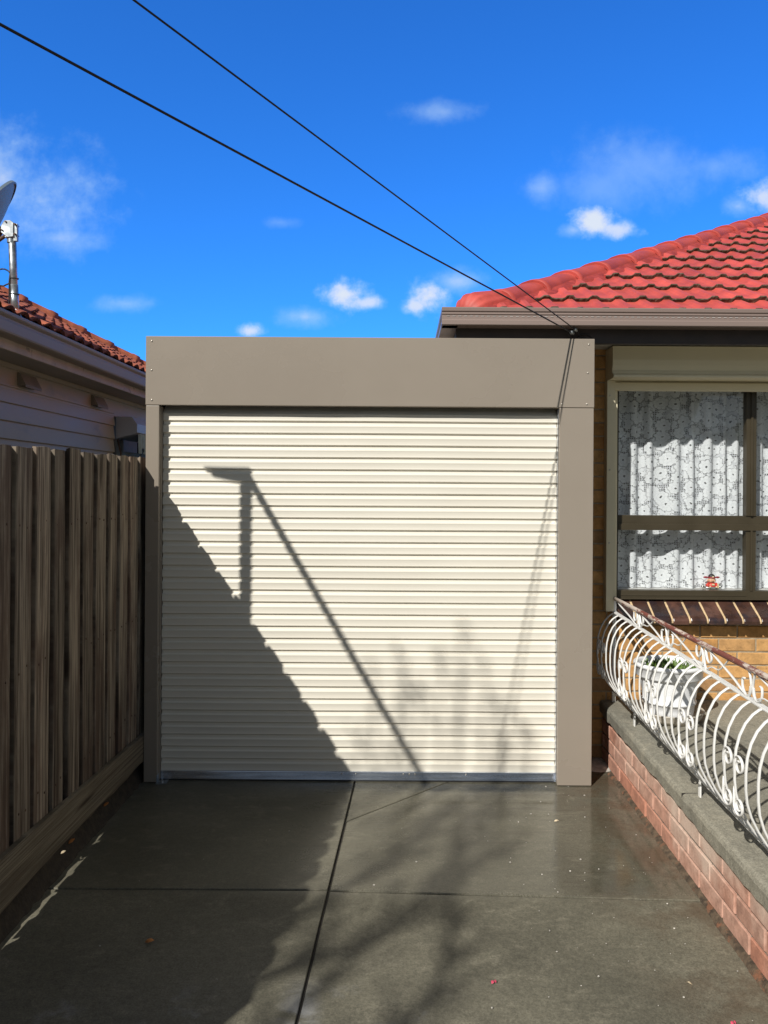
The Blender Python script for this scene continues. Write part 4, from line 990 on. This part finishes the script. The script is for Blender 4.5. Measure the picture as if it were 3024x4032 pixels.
q.tube(pts, .0045, 8); q.tube(smooth([pts[0], Vector((pb.x - .024, 4.715, 2.99)), Vector((pb.x - .022, 4.712, 2.90)), Vector((pb.x - .026, 4.712, 2.83))]), .004, 8); q.build('cable', M_CABLE, sd)

# ================================================================== OVERHEAD CABLES
def service(name, label, Apt, dirv, r, sag):
    root = thing(name, label, 'cable', Apt)
    A_ = Vector(Apt); D_ = Vector(dirv); L = 15.0; q = MB(); pts = []
    for i in range(61):
        t = L * (i / 60) ** 1.5; pts.append(A_ + D_ * t + Vector((0, 0, -sag * t * (1 - t / 30))))
    q.tube(pts, r, 8); q.build('conductor', M_CABLE, root)
    q = MB(); dnv = D_.normalized(); q.tube([A_ - dnv * .012, A_ - dnv * .004, A_ + dnv * .004, A_ + dnv * .012, A_ + dnv * .02], [.006, .013, .009, .013, .006], 12); q.build('insulator', M_ZINC, root)
    q = MB(); q.tube(smooth([A_ - dnv * .01, A_ + Vector((.03, .03, -.025)), A_ + Vector((.05, .062, -.05))]), .004, 6)
    q.tube(smooth([A_ + Vector((.035, .03, -.02)), A_ + Vector((.075, .045, -.018)), A_ + Vector((.115, .06, -.04))]), .004, 6); q.build('tail', M_CABLE, root)
service('service_cable', 'thicker lower black cable running from the fascia to the upper left', (.992, 4.50, 2.655), (-.781, -1, .104), .0041, .012)
service('service_cable', 'thinner upper black cable running from the fascia out past the top edge', (1.012, 4.50, 2.672), (-.7553, -1, .186), .0032, .004)

# ================================================================== OUT-OF-FRAME THINGS THAT THROW THE SHADOWS
aw = thing('pergola', 'slim white pergola frame in the neighbouring yard whose shadow crosses the roller door', 'pergola', (-1.92, 2.87, 0))
M_PERG = mat('pergola_enamel', (.55, .55, .53), .5)
t_ = 1.62; S_ = Vector((.63, 1.0, -.92))
P0 = Vector((-.925, 4.566, 1.76)) - S_ * t_
q = MB(); q.box(P0.x - .024, P0.x + .024, P0.y - .02, P0.y + .02, 0.05, P0.z + .02); q.build('post', M_PERG, aw)
q = MB(); dv = Vector((0.0, -1, -.15)); q.tube([P0 + Vector((.01, 0, .045)), P0 + Vector((.01, 0, .045)) + dv * 1.75], .024, 4); q.build('beam', M_PERG, aw)
q = MB(); q.prism([(P0.x + .028, P0.z + .085), (P0.x - .240, P0.z + .090), (P0.x - .245, P0.z + .078), (P0.x - .205, P0.z + .070), (P0.x - .200, P0.z + .045), (P0.x - .024, P0.z + .005), (P0.x + .028, P0.z + .005)], P0.y - .01, P0.y + .01, 'y'); q.build('bracket', M_PERG, aw)

tr = thing('tree', 'slender sparse street-side tree whose branches shade the driveway', 'tree', (-4.05, -2.75, 0))
wood_mb, leaf_mb = MB(), MB()
rnd = random.Random(21)
def limb(pts, r0, r1, twigs, tl, lv, spread):
    P = smooth(pts, 5); k = len(P)
    P = [p + Vector((rnd.uniform(-.012, .012), rnd.uniform(-.012, .012), 0)) for p in P]
    wood_mb.tube(P, [r0 + (r1 - r0) * i / (k - 1) for i in range(k)], 6, cap=False)
    for i in range(twigs):
        f = rnd.uniform(.12, 1.0); b0 = P[min(int(f * (k - 1)), k - 1)]; an = rnd.uniform(0, 6.28)
        dv = Vector((math.cos(an) * .55, math.sin(an) * .55, rnd.uniform(.5, 1.1))).normalized(); L = tl * rnd.uniform(.5, 1.2)
        e = b0 + dv * L; m_ = b0 + dv * L * .5 + Vector((rnd.uniform(-.02, .02), rnd.uniform(-.02, .02), 0))
        wood_mb.tube([b0, m_, e], [r1 * .8 + .002, r1 * .6 + .0015, .0015], 5, cap=False)
        for j in range(lv):
            c = b0.lerp(e, rnd.uniform(.2, 1.05)) + Vector((rnd.gauss(0, spread), rnd.gauss(0, spread), rnd.gauss(0, spread)))
            q_ = Vector((rnd.uniform(-1, 1), rnd.uniform(-1, 1), rnd.uniform(-1, 1))).normalized() * rnd.uniform(.014, .03); b1 = q_.orthogonal().normalized() * q_.length * .5
            leaf_mb.add([c - q_, c + b1, c + q_, c - b1], [(0, 1, 2, 3)])
KX, KY = .63 / .92, 1 / .92                       # how far the shadow travels for each metre of height
def sh(gx, gy, z): return Vector((gx - KX * z, gy - KY * z, z))
base = Vector((-3.95, -2.85, -.1)); fork = Vector((-3.92, -2.82, 3.3))
limb([base, Vector((-3.97, -2.86, 1.6)), fork], .095, .06, 3, .5, 4, .05)
LIMBS = [[(-.95, 2.35, 4.6), (-.40, 3.10, 5.4), (.02, 3.75, 6.0), (.40, 4.45, 6.6)], [(-.55, 2.25, 4.6), (-.10, 2.95, 5.3), (.30, 3.70, 6.0), (.62, 4.40, 6.6)],
         [(-.28, 2.15, 4.5), (.12, 2.65, 5.0), (.22, 3.25, 5.6), (.30, 3.9, 6.2)], [(-.72, 2.6, 4.8), (-.40, 2.75, 5.0), (.05, 3.15, 5.4), (.62, 3.85, 6.0)], [(-.60, 2.8, 5.0), (-.12, 3.5, 5.7), (.20, 4.1, 6.3)]]
for L_ in LIMBS:
    pts = [fork, fork.lerp(sh(*L_[0]), .5) + Vector((0, 0, .08))] + [sh(*p) for p in L_]
    limb(pts, .034, .011, 40, .32, 7, .05)
for i in range(13):                               # upright whips at the top
    x = -.22 + 1.02 * i / 12 + rnd.uniform(-.04, .04); t = 7.0 + rnd.uniform(-.3, .3); top = rnd.choice((.35, .5, .62, .8, 1.0)) * (1 - .25 * abs(x - .25))
    pts = [Vector((x + e_ - .63 * t, 4.56 - t, zd + .92 * t)) for (e_, zd) in ((-.05, -.55), (-.02, -.2), (.0, top * .5), (.01, top))]
    limb(pts, .012, .005, 7, .14, 3, .02)
wood_mb.build('trunk', M_BARK, tr, recalc=False); leaf_mb.build('crown', M_TLEAF, tr, recalc=False)

# ================================================================== SMALL LITTER ON THE CONCRETE
def leaf(mb, c, L, W, rot, tilt=.2):
    M_ = Matrix.Translation(c) @ Matrix.Rotation(rot, 4, 'Z') @ Matrix.Rotation(tilt, 4, 'X')
    P = [(-L, 0, 0), (-L * .4, W, .004), (L * .35, W * .8, .006), (L, 0, .002), (L * .35, -W * .8, .005), (-L * .4, -W, .004), (0, 0, .009)]
    vs = [M_ @ Vector(p) for p in P]
    mb.add(vs, [(0, 1, 6), (1, 2, 6), (2, 3, 6), (3, 4, 6), (4, 5, 6), (5, 0, 6)], 0, True)
LV = [(-1.535, 3.60, .075, .026, .009, 1.45, M_LEAFD, 'orange dry leaf lit under the plinth board of the fence'),
      (-1.535, 4.02, .075, .028, .009, 1.5, M_LEAFD, 'dull orange dry leaf in shade under the far plinth board'),
      (-1.530, 3.50, .07, .016, .007, 1.2, M_LEAFB, 'pale curled leaf lit under the plinth board of the fence'),
      (-.95, 2.93, .004, .018, .010, .3, M_LEAFD, 'brown leaf lying alone on the shaded concrete'),
      (1.02, 2.70, .003, .012, .006, 2.6, M_LEAFB, 'tiny yellow leaf near the foot of the brick wall'),
      (.82, 4.02, .003, .014, .007, .2, M_LEAFB, 'pale leaf on the wet concrete in front of the garage post')]
for (x, y, z, L, W_, ro, m_, lab) in LV:
    q = MB(); leaf(q, (x, y, z), L, W_, ro); tag(q.build('fallen_leaf', m_, recalc=False), lab, 'leaf', 'fallen leaves on the driveway')
for (x, y, lab) in ((1.085, 2.50, 'pink petal at the bottom right corner of the driveway'), (.33, 2.70, 'pink petal in the middle of the near concrete slab')):
    q = MB(); leaf(q, (x, y, .003), .008, .0055, 1.0); leaf(q, (x + .009, y + .003, .003), .006, .004, 2.0); tag(q.build('petal', M_PETAL, recalc=False), lab, 'petal', 'fallen petals on the driveway')
q = MB(); rg = random.Random(3)
for i in range(110):
    x = rg.uniform(-1.45, 1.24); y = rg.uniform(2.3, 4.5)
    if i < 70: x = rg.uniform(.5, 1.25)
    s = rg.choice((.0012, .0016, .002, .0026, .0038)); q.ball((x, y, s * .5), s * rg.uniform(.8, 1.7), s, s * .7, 6, 4)
gt_ = q.build('grit', mat('pale_grit', (.50, .47, .42), .8, .4, 80)); gt_['kind'] = 'stuff'

# unseen tree row added behind the photographer to block light from the low sky
q = MB(); rg = random.Random(11)
for i in range(1500):
    x = rg.uniform(-45, 45); h = 7.5 + 2.5 * math.sin(x * .31) + 1.2 * math.sin(x * 1.1); z = h * rg.random() ** .8; y = -27 + rg.uniform(-2.5, 2.5)
    a = Vector((rg.uniform(-1, 1), rg.uniform(-1, 1), rg.uniform(-1, 1))).normalized() * rg.uniform(.6, 1.3); b0 = a.orthogonal().normalized() * a.length * .8
    c = Vector((x, y, z)); q.add([c - a, c + b0, c + a, c - b0], [(0, 1, 2, 3)])
fw = q.build('sky_blocker_trees', M_TLEAF, recalc=False); fw['kind'] = 'stuff'
